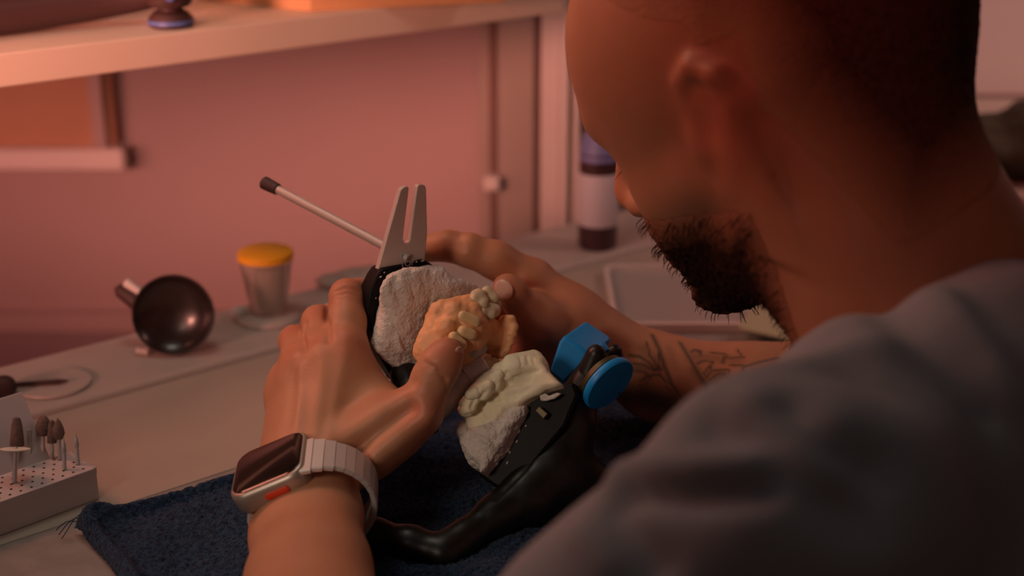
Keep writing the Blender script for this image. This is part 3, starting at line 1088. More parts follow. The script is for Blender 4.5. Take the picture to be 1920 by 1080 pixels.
mesh_obj('incisal_pin', cyl(pa, pb + (pb - pa) * 0.25, 0.0027, seg=24), M['alu'], art)
ip = bpy.data.objects['incisal_pin']
mesh_obj('rubber_tip', cyl(P(494, 342, .8765), P(522, 356, .8715), 0.0042, 0.0036, seg=24, ch=0.2), M['darkrub'], ip, label='dark rubber tip')
pb0 = pf + nU * 0.004
blk = [(706, 520), (716, 505), (760, 497), (798, 487), (816, 499), (842, 520), (850, 560), (835, 640), (800, 705), (745, 722), (712, 668), (694, 610), (689, 580), (694, 545)]
pk = [onplane(x, y, pb0, nU) for x, y in blk]
mesh_obj('upper_mounting_plate', prism(pk, nU, -0.014, 0.0), M['blackplate'], art, bevel=0.0022)
# raised lettering on the plate edge
fc = bpy.data.curves.new('lettering', 'FONT')
fc.body = 'TOP'
fc.size = 0.0048
fc.extrude = 0.0001
fo = bpy.data.objects.new('lettering', fc)
COL.objects.link(fo)
fx = (onplane(785, 488.5, pb0, nU) - onplane(745, 499.5, pb0, nU)).normalized()
fy = nU.cross(fx)
mtx = Matrix((fx, fy, nU)).transposed().to_4x4()
mtx.translation = onplane(751, 503, pb0, nU) + nU * 0.0002
dg = bpy.context.evaluated_depsgraph_get()
me = bpy.data.meshes.new_from_object(fo.evaluated_get(dg))
me.transform(mtx)
vv = [v.co.copy() for v in me.vertices]
ff = [list(p.vertices) for p in me.polygons]
bpy.data.objects.remove(fo)
mesh_obj('lettering', (vv, ff), M['mark'], art, smooth=False, label='pale raised letters TOP')
mk = []
for x, y in ((712, 520), (720, 512), (706, 605), (704, 560), (722, 560), (718, 575), (790, 490), (780, 492)):
    q = onplane(x, y, pb0 + nU * 0.0002, nU)
    mk.append(cyl(q, q + CB(0.0014 * random.uniform(.3, 1.2), 0.0006, 0), 0.0003, seg=8))
mesh_obj('plaster_flecks', join(*mk), M['plaster'], art, label='white plaster flecks')

# ================================================================ UPPER CAST
uc = thing('upper_dental_cast', 'upper jaw cast in rough white plaster and peach gum, held by the near hand', 'dental cast', P(780, 600, .80))
pc = pb0 + nU * 0.001


def on(x, y, h):
    return onplane(x, y, pc + nU * h, nU)


pol1 = [(737, 520), (760, 514), (800, 508), (818, 503), (834, 502), (838, 516), (848, 528), (866, 537), (900, 541), (910, 556), (890, 575), (850, 590), (834, 612), (820, 640), (806, 664), (785, 690), (745, 694), (707, 655), (716, 610), (724, 565)]
prims = [polyp([on(x, y, 0.010) for x, y in pol1], nU, -0.012, 0.002, r=0.0035, k=0.004),
         ell(on(772, 545, 0.011), (0.020, 0.013, 0.0065), (nU.cross(UP).normalized(), UP, nU), k=0.006),
         ell(on(762, 620, 0.010), (0.017, 0.019, 0.0075), (nU.cross(UP).normalized(), UP, nU), k=0.006),
         ell(on(845, 545, 0.010), (0.017, 0.007, 0.007), (nU.cross(UP).normalized(), UP, nU), k=0.008)]
V, F = sdf_mesh(prims, 0.0009)
V = roughen(V, F, 48, 0.0012, 2, 3.1)
V = roughen(V, F, 190, 0.0007, 4, 1.3)
V = strokes(V, F, [([(742, 522), (738, 545), (752, 560)], 0.0022, -0.0016), ([(808, 560), (800, 600), (806, 640)], 0.0014, -0.0010), ([(772, 540), (778, 560)], 0.0008, -0.0009),
                   ([(745, 630), (752, 655), (775, 668)], 0.0012, 0.0013), ([(835, 575), (820, 600), (812, 640), (795, 662)], 0.0016, 0.0012)])
mesh_obj('plaster_mount', (V, F), M['plaster'], uc, angle=180)

gum = []
gd = .792
gum += [ell(P(848, 594, .800), (0.013, 0.0078, 0.011), (RT, UP, FW), k=0.008), ell(P(838, 625, .794), (0.012, 0.013, 0.010), (CB(.7, .7, 0), CB(-.7, .7, 0), FW), k=0.008),
        ell(P(812, 655, .792), (0.012, 0.010, 0.009), (CB(.7, .7, 0), CB(-.7, .7, 0), FW), k=0.008), ell(P(878, 582, .806), (0.010, 0.007, 0.010), (RT, UP, FW), k=0.008),
        ell(P(878, 618, .796), (0.010, 0.013, 0.010), (RT, UP, FW), k=0.008), ell(P(858, 650, .793), (0.012, 0.010, 0.010), (RT, UP, FW), k=0.008),
        sph(P(820, 580, .792), 0.0042, k=0.003), sph(P(829, 573, .793), 0.0038, k=0.003), sph(P(836, 612, .783), 0.0035, k=0.005), sph(P(850, 580, .790), 0.004, k=0.006)]
gum += chain([(850, 575, .797, 3), (880, 562, .802, 3)], 0.005)
gum += chain([(905, 620, .808, 8), (926, 632, .816, 8), (940, 634, .818, 6)], 0.008)
for x, y in ((960, 598), (963, 612), (961, 626), (957, 640), (951, 653), (944, 664)):
    gum.append(rc(P(x - 16, y, .812), P(x - 1, y, .807), 0.0026, 0.0026, k=0.0016))
V, F = sdf_mesh(gum, 0.0008)
V = roughen(V, F, 110, 0.0012, 3, 2.2)
V = strokes(V, F, [([(842, 628), (832, 634), (827, 640)], 0.0009, -0.0011), ([(864, 592), (860, 600), (868, 612)], 0.0009, -0.0011), ([(845, 638), (850, 650)], 0.0008, -0.0010),
                   ([(822, 604), (838, 600), (850, 604)], 0.0016, 0.0011), ([(862, 614), (858, 622), (866, 632)], 0.0009, -0.0009)])
mesh_obj('gum', (V, F), M['gum'], uc, angle=180, label='peach coloured gum')


def tooth(par, x0, y0, x1, y1, d0, d1, r0, r1, m, flat=0.8, k=0.002, extra=()):
    pr = [rc(P(x0, y0, d0), P(x1, y1, d1), r0 * 1e-3, r1 * 1e-3, k, flat=(CB(.3, .2, -1), flat))] + list(extra)
    V, F = sdf_mesh(pr, 0.0006)
    V = roughen(V, F, 160, 0.0003, 2, x0)
    return mesh_obj('tooth', (V, F), m, par, angle=180)


tooth(uc, 868, 592, 892, 603, .786, .788, 3.0, 3.3, M['tooth'], 0.9)
tooth(uc, 868, 622, 884, 627, .782, .784, 3.3, 3.3, M['tooth'], 0.9)
tooth(uc, 851, 632, 866, 646, .778, .779, 3.0, 3.1, M['tooth'], 0.9)
tooth(uc, 896, 556, 902, 566, .803, .803, 4.6, 4.4, M['paletooth'], 0.9, extra=[sph(P(890, 560, .799), 0.003, 0.003), sph(P(906, 570, .799), 0.003, 0.003)])
tooth(uc, 914, 548, 924, 560, .808, .808, 3.6, 3.8, M['paletooth'], 0.9)
tooth(uc, 910, 580, 926, 582, .803, .806, 4.4, 4.0, M['paletooth'], 0.9, extra=[sph(P(905, 585, .798), 0.0028, 0.003), sph(P(922, 590, .800), 0.0028, 0.003)])
tooth(uc, 900, 598, 908, 598, .799, .801, 3.0, 3.0, M['tooth'], 0.9)
tooth(uc, 922, 566, 930, 572, .812, .812, 3.6, 3.0, M['paletooth'], 0.9)
V, F = sdf_mesh([ell(P(878, 657, .789), (0.006, 0.0036, 0.005), (CB(.96, -.25, 0), CB(.25, .96, 0), FW), k=0.004), ell(P(893, 652, .795), (0.006, 0.004, 0.005), k=0.004)], 0.0008)
V = roughen(V, F, 120, 0.0008)
mesh_obj('resin_rim', (V, F), M['greyresin'], uc, angle=180, label='grey resin rim below the teeth')

# ================================================================ LOWER CAST
lc = thing('lower_dental_cast', 'cream lower jaw cast with worn teeth on the black lower plate', 'dental cast', P(960, 790, .79))
cn = CB(-0.30, 0.38, -0.87).normalized()
pcx = P(950, 745, .786)


def onl(x, y, h=0.0):
    return onplane(x, y, pcx + cn * h, cn)


arch = [(868, 778), (884, 742), (905, 725), (930, 705), (948, 690), (960, 672), (985, 668), (1006, 672), (1030, 697), (1052, 719), (1020, 728), (990, 745), (970, 760), (948, 765), (930, 790), (905, 800), (872, 803)]
prims = [polyp([onl(x, y) for x, y in arch], cn, -0.016, 0.0, r=0.003, k=0.004)]
# ridge and teeth
for x0, y0, x1, y1, r0, dd in ((872, 768, 880, 764, 4.0, .786), (878, 752, 888, 748, 3.6, .786), (893, 733, 902, 738, 4.4, .786), (905, 722, 914, 728, 4.6, .787), (918, 712, 928, 718, 5.0, .789), (936, 694, 944, 704, 4.4, .792)):
    prims.append(rc(P(x0, y0, dd), P(x1, y1, dd - .002), r0 * 1e-3, r0 * 1e-3, 0.003))
prims += [rc(P(962, 684, .794), P(1000, 676, .800), 0.0062, 0.0062, 0.004), rc(P(966, 694, .790), P(1010, 690, .796), 0.0055, 0.0055, 0.004)]
V, F = sdf_mesh(prims, 0.0008)
V = roughen(V, F, 110, 0.0007, 3, 5.0)
V = strokes(V, F, [([(910, 735), (900, 748), (905, 758)], 0.0014, -0.0015), ([(930, 722), (926, 738), (940, 742)], 0.0014, -0.0013), ([(950, 700), (946, 715), (955, 720)], 0.0014, -0.0014), ([(890, 750), (884, 765)], 0.0012, -0.0013),
                   ([(965, 708), (990, 700), (1010, 694)], 0.0012, -0.0010), ([(930, 745), (950, 735), (985, 725)], 0.002, 0.0009), ([(975, 670), (978, 684)], 0.0007, -0.0008), ([(988, 668), (991, 682)], 0.0007, -0.0008), ([(862, 784), (900, 770), (940, 752)], 0.0012, -0.0008), ([(1000, 672), (1003, 684)], 0.0007, -0.0006)])
mesh_obj('jaw', (V, F), M['stone'], lc, angle=180)
for nm, args in enumerate(((898, 690, 912, 680, .806, .806, 3.0, 3.0), (914, 690, 926, 682, .806, .808, 3.6, 3.6), (882, 740, 892, 737, .782, .782, 3.2, 3.4), (905, 727, 916, 722, .783, .783, 3.2, 3.4), (926, 708, 936, 702, .787, .787, 3.2, 3.2), (868, 757, 876, 754, .784, .784, 2.4, 2.6))):
    x0, y0, x1, y1, d0, d1, r0, r1 = args
    tooth(lc, x0, y0, x1, y1, d0, d1, r0, r1, M['stone'], 1.0)
pm = [(866, 800), (880, 806), (905, 800), (935, 785), (950, 768), (972, 762), (985, 757), (975, 775), (950, 815), (925, 850), (905, 880), (897, 885), (893, 865), (875, 840), (866, 822)]
prims = [polyp([onl(x, y, -0.002) for x, y in pm], cn, -0.016, 0.0, r=0.003, k=0.005), ell(P(915, 815, .790), (0.014, 0.008, 0.008), (CB(.7, .7, 0), CB(-.7, .7, 0), FW), k=0.01), sph(P(870, 808, .790), 0.0045, 0.005), ell(P(905, 845, .793), (0.007, 0.010, 0.008), (RT, UP, FW), k=0.008)]
V, F = sdf_mesh(prims, 0.0009)
V = roughen(V, F, 90, 0.0022, 4, 8.0)
V = roughen(V, F, 350, 0.0004, 3, 2.0)
V = strokes(V, F, [([(882, 810), (905, 822), (918, 832)], 0.0012, 0.0014), ([(930, 790), (945, 800), (935, 812)], 0.001, 0.001), ([(880, 800), (915, 790)], 0.001, -0.001)])
mesh_obj('plaster_mount', (V, F), M['plaster'], lc, angle=180, label='rough white plaster under the jaw')

# ================================================================ PERSON
def lp(nodes, k, flat=None):
    return chain(nodes, k, flat=flat)


NW = Vector((-0.39, -0.15, 0.90)).normalized()      # dorsal side of the near wrist
ELB_L = Vector((-0.055, 0.40, 0.040))
wr = (577, 905, .768)
LH = []
w2 = P(577, 1080, .692)
LH += [rc(ELB_L, w2, 0.040, 0.0305, 0.01, flat=(NW, 0.86)), rc(w2, P(574, 985, .738), 0.0300, 0.0290, 0.01, flat=(NW, 0.78)), rc(P(574, 985, .738), P(*wr), 0.0287, 0.0275, 0.01, flat=(NW, 0.76))]
DN = CB(0.05, 0.45, -0.9).normalized()
LH += lp([(592, 880, .772, 17), (640, 700, .800, 14), (648, 650, .806, 12.2)], 0.010)
LH += lp([(578, 880, .772, 17), (603, 700, .806, 13.5), (604, 656, .814, 12.2)], 0.010)
LH += lp([(556, 880, .776, 17), (566, 715, .814, 13), (563, 676, .822, 11.5)], 0.010)
LH += lp([(540, 880, .782, 16), (541, 740, .825, 12), (540, 712, .832, 10.8)], 0.010)
LH += lp([(615, 860, .790, 18), (635, 720, .822, 16)], 0.012)
LH += lp([(670, 700, .812, 11), (715, 780, .792, 14), (735, 800, .786, 14)], 0.014)
LH += lp([(625, 870, .775, 19), (690, 835, .776, 17), (740, 800, .776, 15), (782, 772, .775, 13)], 0.010)
LH += lp([(784, 768, .774, 12.8), (812, 708, .772, 11.0)], 0.008)
LH += lp([(812, 708, .772, 11.2), (828, 680, .770, 10.8), (837, 664, .770, 9.0)], 0.004)
# fingers
LH += lp([(648, 650, .806, 11.6), (651, 604, .816, 10.6), (652, 558, .826, 10.4)], 0.004)
LH += lp([(652, 556, .826, 10.2), (672, 552, .842, 8.9), (690, 568, .853, 8.2)], 0.004)
LH += lp([(604, 656, .814, 11.2), (597, 604, .840, 9.9)], 0.003)
LH += lp([(597, 604, .840, 9.8), (628, 594, .860, 8.6), (660, 602, .868, 8)], 0.003)
LH += lp([(563, 676, .822, 10.8), (553, 640, .852, 9.6)], 0.003)
LH += lp([(553, 640, .852, 9.4), (590, 632, .872, 8.4), (628, 640, .878, 7.8)], 0.003)
LH += lp([(540, 712, .832, 10), (548, 690, .866, 8.6)], 0.003)
LH += lp([(548, 690, .866, 8.2), (586, 690, .884, 7.4), (615, 696, .886, 7)], 0.003)
LVf, LFf = sdf_mesh(LH, 0.0012)
LVf = relax(LVf, LFf, 2)
LVf = strokes(LVf, LFf, [
    ([(652, 850), (690, 822), (735, 788), (768, 766)], 0.0058, -0.0046), ([(648, 850), (675, 838)], 0.006, -0.0030),
    ([(690, 868), (740, 830), (790, 785)], 0.006, 0.0020),
    ([(612, 840), (632, 740), (646, 665)], 0.0035, 0.0005), ([(585, 840), (600, 740), (604, 668)], 0.0035, 0.0005), ([(556, 820), (563, 740), (562, 690)], 0.0032, 0.0007),
    ([(596, 830), (618, 740), (626, 680)], 0.0055, -0.0004), ([(568, 820), (582, 740), (584, 690)], 0.005, -0.0005), ([(540, 800), (550, 740), (548, 700)], 0.0045, -0.0005),
    ([(648, 642)], 0.008, 0.0014), ([(600, 650)], 0.007, 0.0016), ([(553, 668)], 0.006, 0.0016),
    ([(617, 640), (613, 600), (616, 570)], 0.0022, -0.0016), ([(572, 655), (566, 630), (572, 606)], 0.0022, -0.0016),
    ([(630, 546), (650, 540), (672, 546)], 0.0012, -0.0006), ([(632, 553), (652, 549), (672, 554)], 0.0011, -0.0005),
    ([(797, 680), (818, 690), (838, 712)], 0.0011, -0.0010), ([(803, 688), (822, 700), (832, 716)], 0.0010, -0.0007), ([(822, 694), (834, 707), (838, 722)], 0.0010, -0.0006),
    ([(780, 755), (800, 762), (806, 775)], 0.006, 0.0016),
    ([(722, 700), (745, 722), (775, 716)], 0.004, -0.0012)])

RH = []
ELB_R = P(1560, 732, .90)
RH += [rc(ELB_R, P(1400, 738, .895), 0.034, 0.0305, 0.01), rc(P(1400, 738, .895), P(1235, 708, .888), 0.0305, 0.0262, 0.01), rc(P(1235, 708, .888), P(1100, 632, .880), 0.0255, 0.0215, 0.01), rc(P(1100, 632, .880), P(1062, 600, .878), 0.0215, 0.0215, 0.01)]
RH += lp([(1062, 598, .878, 20), (1000, 530, .876, 14)], 0.010)
RH += lp([(1065, 610, .882, 20), (1010, 560, .888, 14)], 0.010)
RH += lp([(1065, 625, .884, 20), (1022, 600, .892, 13)], 0.010)
RH += lp([(1070, 645, .884, 19), (1035, 640, .890, 12)], 0.010)
RH += lp([(995, 525, .876, 13), (930, 488, .868, 11), (880, 470, .866, 10.2)], 0.006)
RH += lp([(880, 470, .866, 10), (840, 461, .868, 9.2), (800, 466, .872, 8.6)], 0.004)
RH += lp([(1010, 560, .888, 12), (935, 570, .902, 10), (890, 600, .890, 8.5)], 0.004)
RH += lp([(1022, 600, .892, 12), (955, 630, .898, 10), (920, 660, .884, 8.5)], 0.004)
RH += lp([(1035, 640, .890, 11), (985, 672, .890, 9), (955, 692, .878, 8)], 0.004)
RH += lp([(1050, 615, .868, 17), (1010, 600, .856, 13), (985, 578, .848, 11)], 0.008)
RH += lp([(985, 578, .848, 10.8), (958, 548, .838, 9.2), (950, 540, .836, 8.4)], 0.004)
RH += lp([(1010, 610, .860, 14), (1000, 655, .868, 12), (1030, 670, .876, 14)], 0.010)
RVf, RFf = sdf_mesh(RH, 0.0014)
RVf = relax(RVf, RFf, 2)
RVf = strokes(RVf, RFf, [([(985, 520), (1030, 570), (1060, 600)], 0.005, 0.0012), ([(880, 446)], 0.006, 0.001), ([(862, 440), (870, 470)], 0.001, -0.0006), ([(940, 565), (965, 590)], 0.0012, -0.0006)])

# ---------------------------------------------------------------- head
HC = P(1432, 66, .70)
YAW, TILT, ROLL = R(38), R(22), R(13)
hf0 = Vector((-math.cos(YAW), math.sin(YAW), 0))
HF = hf0 * math.cos(TILT) - Vector((0, 0, 1)) * math.sin(TILT)
HU = hf0 * math.sin(TILT) + Vector((0, 0, 1)) * math.cos(TILT)
HL = HU.cross(HF)
HU = (HU * math.cos(ROLL) + HL * math.sin(ROLL)).normalized()
HL = HU.cross(HF)
HAX = (HF, HL, HU)


def H(x, y, z):
    return HC + HF * (x * 1e-3) + HL * (y * 1e-3) + HU * (z * 1e-3)


def hell(x, y, z, a, b, c, k=0.012, op='u'):
    return ell(H(x, y, z), (a * 1e-3, b * 1e-3, c * 1e-3), HAX, k, op)


def hrc(a, b, r0, r1, k=0.008, op='u', flat=None):
    return rc(H(*a), H(*b), r0 * 1e-3, r1 * 1e-3, k, op, flat)


HD = [hell(-6, 0, 8, 100, 78, 88), hell(42, 0, 2, 54, 62, 60, 0.03), hell(40, 0, -55, 47, 60, 62, 0.03)]
for s in (1, -1):
    HD += [hrc((-2, s * 50, -62), (12, s * 50, -88), 17, 16, 0.02), hrc((12, s * 50, -88), (68, s * 14, -118), 16, 15, 0.02), hrc((56, s * 44, -52), (22, s * 60, -42), 16, 13, 0.016)]
    HD += [hrc((90, s * 8, -8), (77, s * 43, -7), 10.5, 10, 0.010), hell(92, s * 35, -32, 20, 17, 13, 0.010, 's'), hell(74, s * 31, -31, 13, 14, 12.5, 0.006)]
    HD += [hrc((104, s * 11, -66), (95, s * 14, -66), 7.5, 7, 0.006), hell(62, s * 27, -78, 22, 18, 24, 0.02)]
HD += [hell(72, 0, -118, 20, 22, 17, 0.016), hrc((92, 0, -18), (112, 0, -56), 7, 9, 0.012), hell(113, 0, -62, 10, 10, 9.5, 0.006)]
HD += [hrc((93, -14, -87), (93, 14, -87), 6.5, 6.5, 0.008), hrc((97, 0, -86), (97, 0, -87), 6.5, 6.5, 0.008), hrc((90, -12, -99), (90, 12, -99), 7.5, 7.5, 0.008), hrc((104, -22, -93), (104, 22, -93), 2.2, 2.2, 0.004, 's')]
# ears
for s in (1, -1):
    er = [(-2, 72, -10), (-6, 77, 6), (-16, 82, 12), (-28, 85, 6), (-32, 84, -10), (-26, 80, -30), (-16, 75, -44), (-8, 72, -48)]
    er = [(a + 9, b, c + 2) for a, b, c in er]
    for a, b in zip(er[:-1], er[1:]):
        HD.append(hrc((a[0], s * a[1], a[2]), (b[0], s * b[1], b[2]), 3.6, 3.6, 0.004))
    an = (HL * s * 0.92 + HF * 0.38).normalized()
    ex = (HU - an * HU.dot(an)).normalized()
    HD.append(ell(H(-8, s * 79, -12), (0.028, 0.014, 0.0035), (ex, an.cross(ex), an), 0.006))
    HD.append(hell(5, s * 75, -22, 6, 5, 9, 0.006))
    HD.append(hell(-2, s * 87, -16, 8, 8, 11, 0.006, 's'))
NB = P(1735, 560, .655)
NT = P(1560, 215, .670)
HD += [rc(NT, NB, 0.054, 0.058, 0.03), rc(P(1610, 480, .672), P(1690, 640, .66), 0.035, 0.04, 0.02)]
HVf, HFf = sdf_mesh(HD, 0.0022)
HVf = relax(HVf, HFf, 2)

# ---------------------------------------------------------------- torso and upper arms (under the shirt)
S_L = P(1490, 1005, .505)
NBB = Vector((0.205, 0.595, 0.115))
S_R = Vector((0.36, 0.745, 0.12))
CH = Vector((0.225, 0.555, 0.035))
PEL = Vector((0.40, 0.38, -0.34))


def torso(g):
    return [rc(S_L, NBB, 0.049 + g, 0.062 + g, 0.02), rc(NBB, S_R, 0.062 + g, 0.052 + g, 0.03), rc(CH, PEL, 0.110 + g, 0.13 + g, 0.04, flat=(BU, 1.35)),
            rc(NBB, CH, 0.062 + g, 0.10 + g, 0.03), rc(Vector((0.16, 0.50, 0.06)), PEL, 0.075 + g, 0.10 + g, 0.03), rc(P(1900, 690, .60), P(1740, 820, .58), 0.035 + g, 0.045 + g, 0.03)]


def arms(g, f):
    eL, eR = S_L.lerp(ELB_L, f), S_R.lerp(ELB_R, f)
    return [rc(S_L, eL, 0.047 + g, 0.043 + g, 0.015), rc(S_R, eR, 0.047 + g, 0.043 + g, 0.02)]


TB = torso(-0.006) + arms(-0.002, 1.0) + [rc(ELB_L, ELB_L.lerp(w2, 0.2), 0.040, 0.0385, 0.01), rc(NB, NBB, 0.055, 0.052, 0.01)]
TVf, TFf = sdf_mesh(TB, 0.005)
person_o = thing('person', 'bearded person in a grey t-shirt bending over the dental casts', 'person', (PEL.x, PEL.y, PEL.z - 0.12))
nl, nr, nh = len(LVf), len(RVf), len(HVf)
BV = np.concatenate([LVf, RVf, HVf, TVf])
BF = np.concatenate([LFf, RFf + nl, HFf + nl + nr, TFf + nl + nr + nh])
body_o = mesh_obj('body', (BV, BF), M['skin'], person_o, angle=180)
# skin flush (knuckles, ear, fingertips) and tattoo lines
flush = np.zeros(len(BV))


def flushat(p, r, a):
    d = np.linalg.norm(BV - np.array(p), axis=1)
    flush[:] = np.maximum(flush, a * np.exp(-(d / r) ** 2))


for x, y, d, r in ((648, 645, .794, .012), (602, 650, .803, .010), (558, 668, .812, .010), (655, 545, .820, .012), (700, 560, .845, .010), (842, 660, .762, .012), (598, 590, .832, .010), (552, 625, .845, .010), (790, 770, .764, .012)):
    flushat(P(x, y, d), r, 0.6)
flushat(H(-18, 86, -14), 0.034, 0.95)
flushat(H(112, 0, -60), 0.015, 0.5)
flushat(P(948, 540, .83), 0.010, 0.6)
flushat(P(1000, 640, .86), 0.03, 0.4)
ink_shade = np.zeros(len(BV))
T = []


def tat(x, y):      # crop pixel of the arm close-up -> photograph
    return (1020 + x / 3.84, 580 + y / 3.84)


tl = [[(780, 185), (830, 290), (870, 420), (920, 540), (990, 640), (1120, 680)], [(980, 240), (1040, 340), (1110, 460), (1170, 560), (1190, 620)],
      [(610, 330), (690, 340), (750, 380), (800, 430)], [(640, 390), (720, 400), (790, 440), (850, 430)], [(740, 240), (760, 330), (800, 380), (815, 430)], [(690, 520), (750, 480), (830, 470), (890, 530)],
      [(830, 300), (820, 380), (840, 470)], [(560, 560), (640, 560), (720, 540), (760, 500)], [(640, 450), (720, 450), (760, 490)], [(880, 560), (930, 600), (960, 640)],
      [(1060, 310), (1085, 290), (1130, 300), (1120, 340)], [(1200, 310), (1300, 320), (1290, 390)], [(1100, 390), (1150, 370), (1215, 375), (1200, 420)], [(1160, 500), (1210, 440), (1330, 435), (1330, 480)],
      [(1170, 530), (1240, 470), (1300, 460), (1320, 510)], [(1340, 400), (1440, 405), (1430, 450)], [(1100, 300), (1140, 330)], [(1440, 415), (1560, 380), (1690, 350)], [(1330, 350), (1440, 345)], [(1150, 470), (1190, 410)], [(1280, 380), (1320, 330)], [(1390, 290), (1420, 330)]]
wid = [5.0, 4.6] + [3.4] * 4 + [2.6] * 40
for ln, w in zip(tl, wid):
    pts = lay(RVf, RFf, [tat(*q) for q in ln], 5)
    if len(pts) > 1:
        d = segdist(RVf, pts)
        s = w * 0.00034
        ink_shade[nl:nl + nr] = np.maximum(ink_shade[nl:nl + nr], 0.85 * np.exp(-(d / s) ** 2))
# soft patches: tattoo shading, plus forearm underside shadow painted into the tattoo colour
for ln, w, a in (([(600, 620), (760, 640), (900, 680), (1000, 720)], 0.012, 0.85), ([(640, 420), (720, 430)], 0.004, 0.35), ([(1090, 440), (1170, 560)], 0.0035, 0.4), ([(1180, 540), (1280, 480)], 0.004, 0.4), ([(720, 290), (790, 350)], 0.004, 0.3), ([(1050, 340), (1250, 350), (1400, 370)], 0.004, 0.25), ([(900, 280), (950, 420)], 0.003, 0.15)):
    pts = lay(RVf, RFf, [tat(*q) for q in ln], 5)
    if len(pts) > 1:
        d = segdist(RVf, pts)
        ink_shade[nl:nl + nr] = np.maximum(ink_shade[nl:nl + nr], min(0.9, 1.4 * a) * np.exp(-(d / w) ** 2))
for nm, arr in (('flush', flush), ('ink', ink_shade)):
    at = body_o.data.attributes.new(nm, 'FLOAT', 'POINT')
    at.data.foreach_set('value', arr.astype(np.float32))

fade_mat(M['beard'], (0.45, 0.20, 0.12))
# hair and beard: short layers that sit on the head
NH = vnormals(HVf, HFf)
loc = (HVf - np.array(HC)) @ np.array([list(HF), list(HL), list(HU)]).T * 1000


def layer(mask, thick, name, m, nsc, namp, fade=1):
    fm = mask[HFf].all(1)
    F2 = HFf[fm]
    used = np.unique(F2)
    mp = -np.ones(len(HVf), int)
    mp[used] = np.arange(len(used))
    base = HVf[used]
    G2 = mp[F2]
    # distance (in rings) from the open edge, so that the hair thins out towards it
    ed = {}
    for q in G2.tolist():
        for a, b in zip(q, q[1:] + q[:1]):
            e = (min(a, b), max(a, b))
            ed[e] = ed.get(e, 0) + 1
    depth = np.full(len(used), 99.0)
    for (a, b), c in ed.items():
        if c == 1:
            depth[a] = depth[b] = 0
    E = np.array(list(ed))
    for _ in range(fade + 1):
        np.minimum.at(depth, E[:, 0], depth[E[:, 1]] + 1)
        np.minimum.at(depth, E[:, 1], depth[E[:, 0]] + 1)
    inner = np.clip(depth / fade, 0, 1)
    rnd = np.array([noise.noise(Vector(v) * nsc) for v in base.tolist()])
    outer = base + NH[used] * ((thick + rnd * namp) * inner + 0.0003)[:, None]
    o = mesh_obj(name, (outer, G2), m, person_o, angle=180)
    at = o.data.attributes.new('growth', 'FLOAT', 'POINT')
    at.data.foreach_set('value', inner.astype(np.float32))
    return o


x, y, z = loc.T
ear = (np.abs(y) > 69) & (x > -32) & (x < 18) & (z > -56) & (z < 20)
hair = (z > np.where(x > -5, 34 + 0.5 * np.maximum(x, 0), 34 + 1.7 * (x + 5))) & (x < 70) & ~ear & (z > -84)
hl = layer(hair, 0.0010, 'cropped_hair', M['hair'], 900, 0.0008, 22)
beard = (z < -52 - 0.10 * (x - 0)) & (x > -12) & ~ear & ((x < 84) | (z < -103)) & (z < -58 + 40 * (x < 10)) & (np.abs(x - 96) + np.abs(z + 93) * 1.0 > 14) & (x + 0.6 * (z + 100) > -30) & (z > -136)
rag = np.array([noise.noise(Vector(v) * 420) for v in HVf.tolist()])
beard &= np.array([noise.noise(Vector(v) * 160) for v in HVf.tolist()]) * 4 + rag * 4 < 60 + z * 0 
layer(beard, 0.0042, 'beard', M['beard'], 700, 0.003, 12)
st = []
idx = np.where(beard)[0]
for i in np.random.choice(idx, 700, replace=False):
    a0 = Vector(HVf[i]) + Vector(NH[i]) * 0.004
    dr = (Vector(NH[i]) + HF * 0.1 - HU * 0.7 + Vector(np.random.randn(3)) * 0.25).normalized()
    st.append(tube([a0 - Vector(NH[i]) * 0.003, a0 + dr * 0.0022, a0 + dr * 0.004 - HU * 0.0006], [0.00028, 0.00022, 0.0001], 4))
mesh_obj('beard_hairs', join(*st), M['strand'], bpy.data.objects['beard'])
for s in (1, -1):
    V, F = sdf_mesh([sph(H(73, s * 31, -32), 0.0118)], 0.001)
    mesh_obj('eye', (V, F), M['eye'], person_o)
    bw = []
    for i in range(60):
        u = random.random()
        a0 = H(90 - 13 * u, s * (12 + 34 * u), -8 + 5 * math.sin(u * 2.4) + random.uniform(-2.5, 2.5))
        dr = (HF * 0.4 + HL * s * 0.8 - HU * 0.1).normalized()
        bw.append(tube([a0 - HF * 0.002, a0 + dr * 0.005 + HF * 0.001], [0.0004, 0.0002], 4))
    mesh_obj('eyebrow', join(*bw), M['strand'], person_o)
    ls = []
    for i in range(26):
        u = i / 25
        a0 = H(85 - 6 * abs(u - .5), s * (19 + 24 * u), -36)
        ls.append(tube([a0, a0 + (HF * 0.9 - HU * 0.5).normalized() * 0.007], [0.0003, 0.0001], 4))
    mesh_obj('eyelashes', join(*ls), M['strand'], person_o)

# nails
def nail(c, n, tdir, w, l, name='fingernail'):
    x_, y_, z_ = frame(n, tdir)
    V, F = sdf_mesh([ell(c, (l, w, 0.0016), (x_, y_, z_), 0.002)], 0.0005)
    return mesh_obj(name, (V, F), M['nail'], person_o, angle=180)


nail(P(856, 671, .7662), CB(.80, -.30, -.52), P(838, 664, .77) - P(815, 705, .772), 0.0050, 0.0066)
nail(P(944, 543, .8285), CB(-.35, .25, -.9), P(946, 540, .836) - P(985, 578, .848), 0.0055, 0.0070)

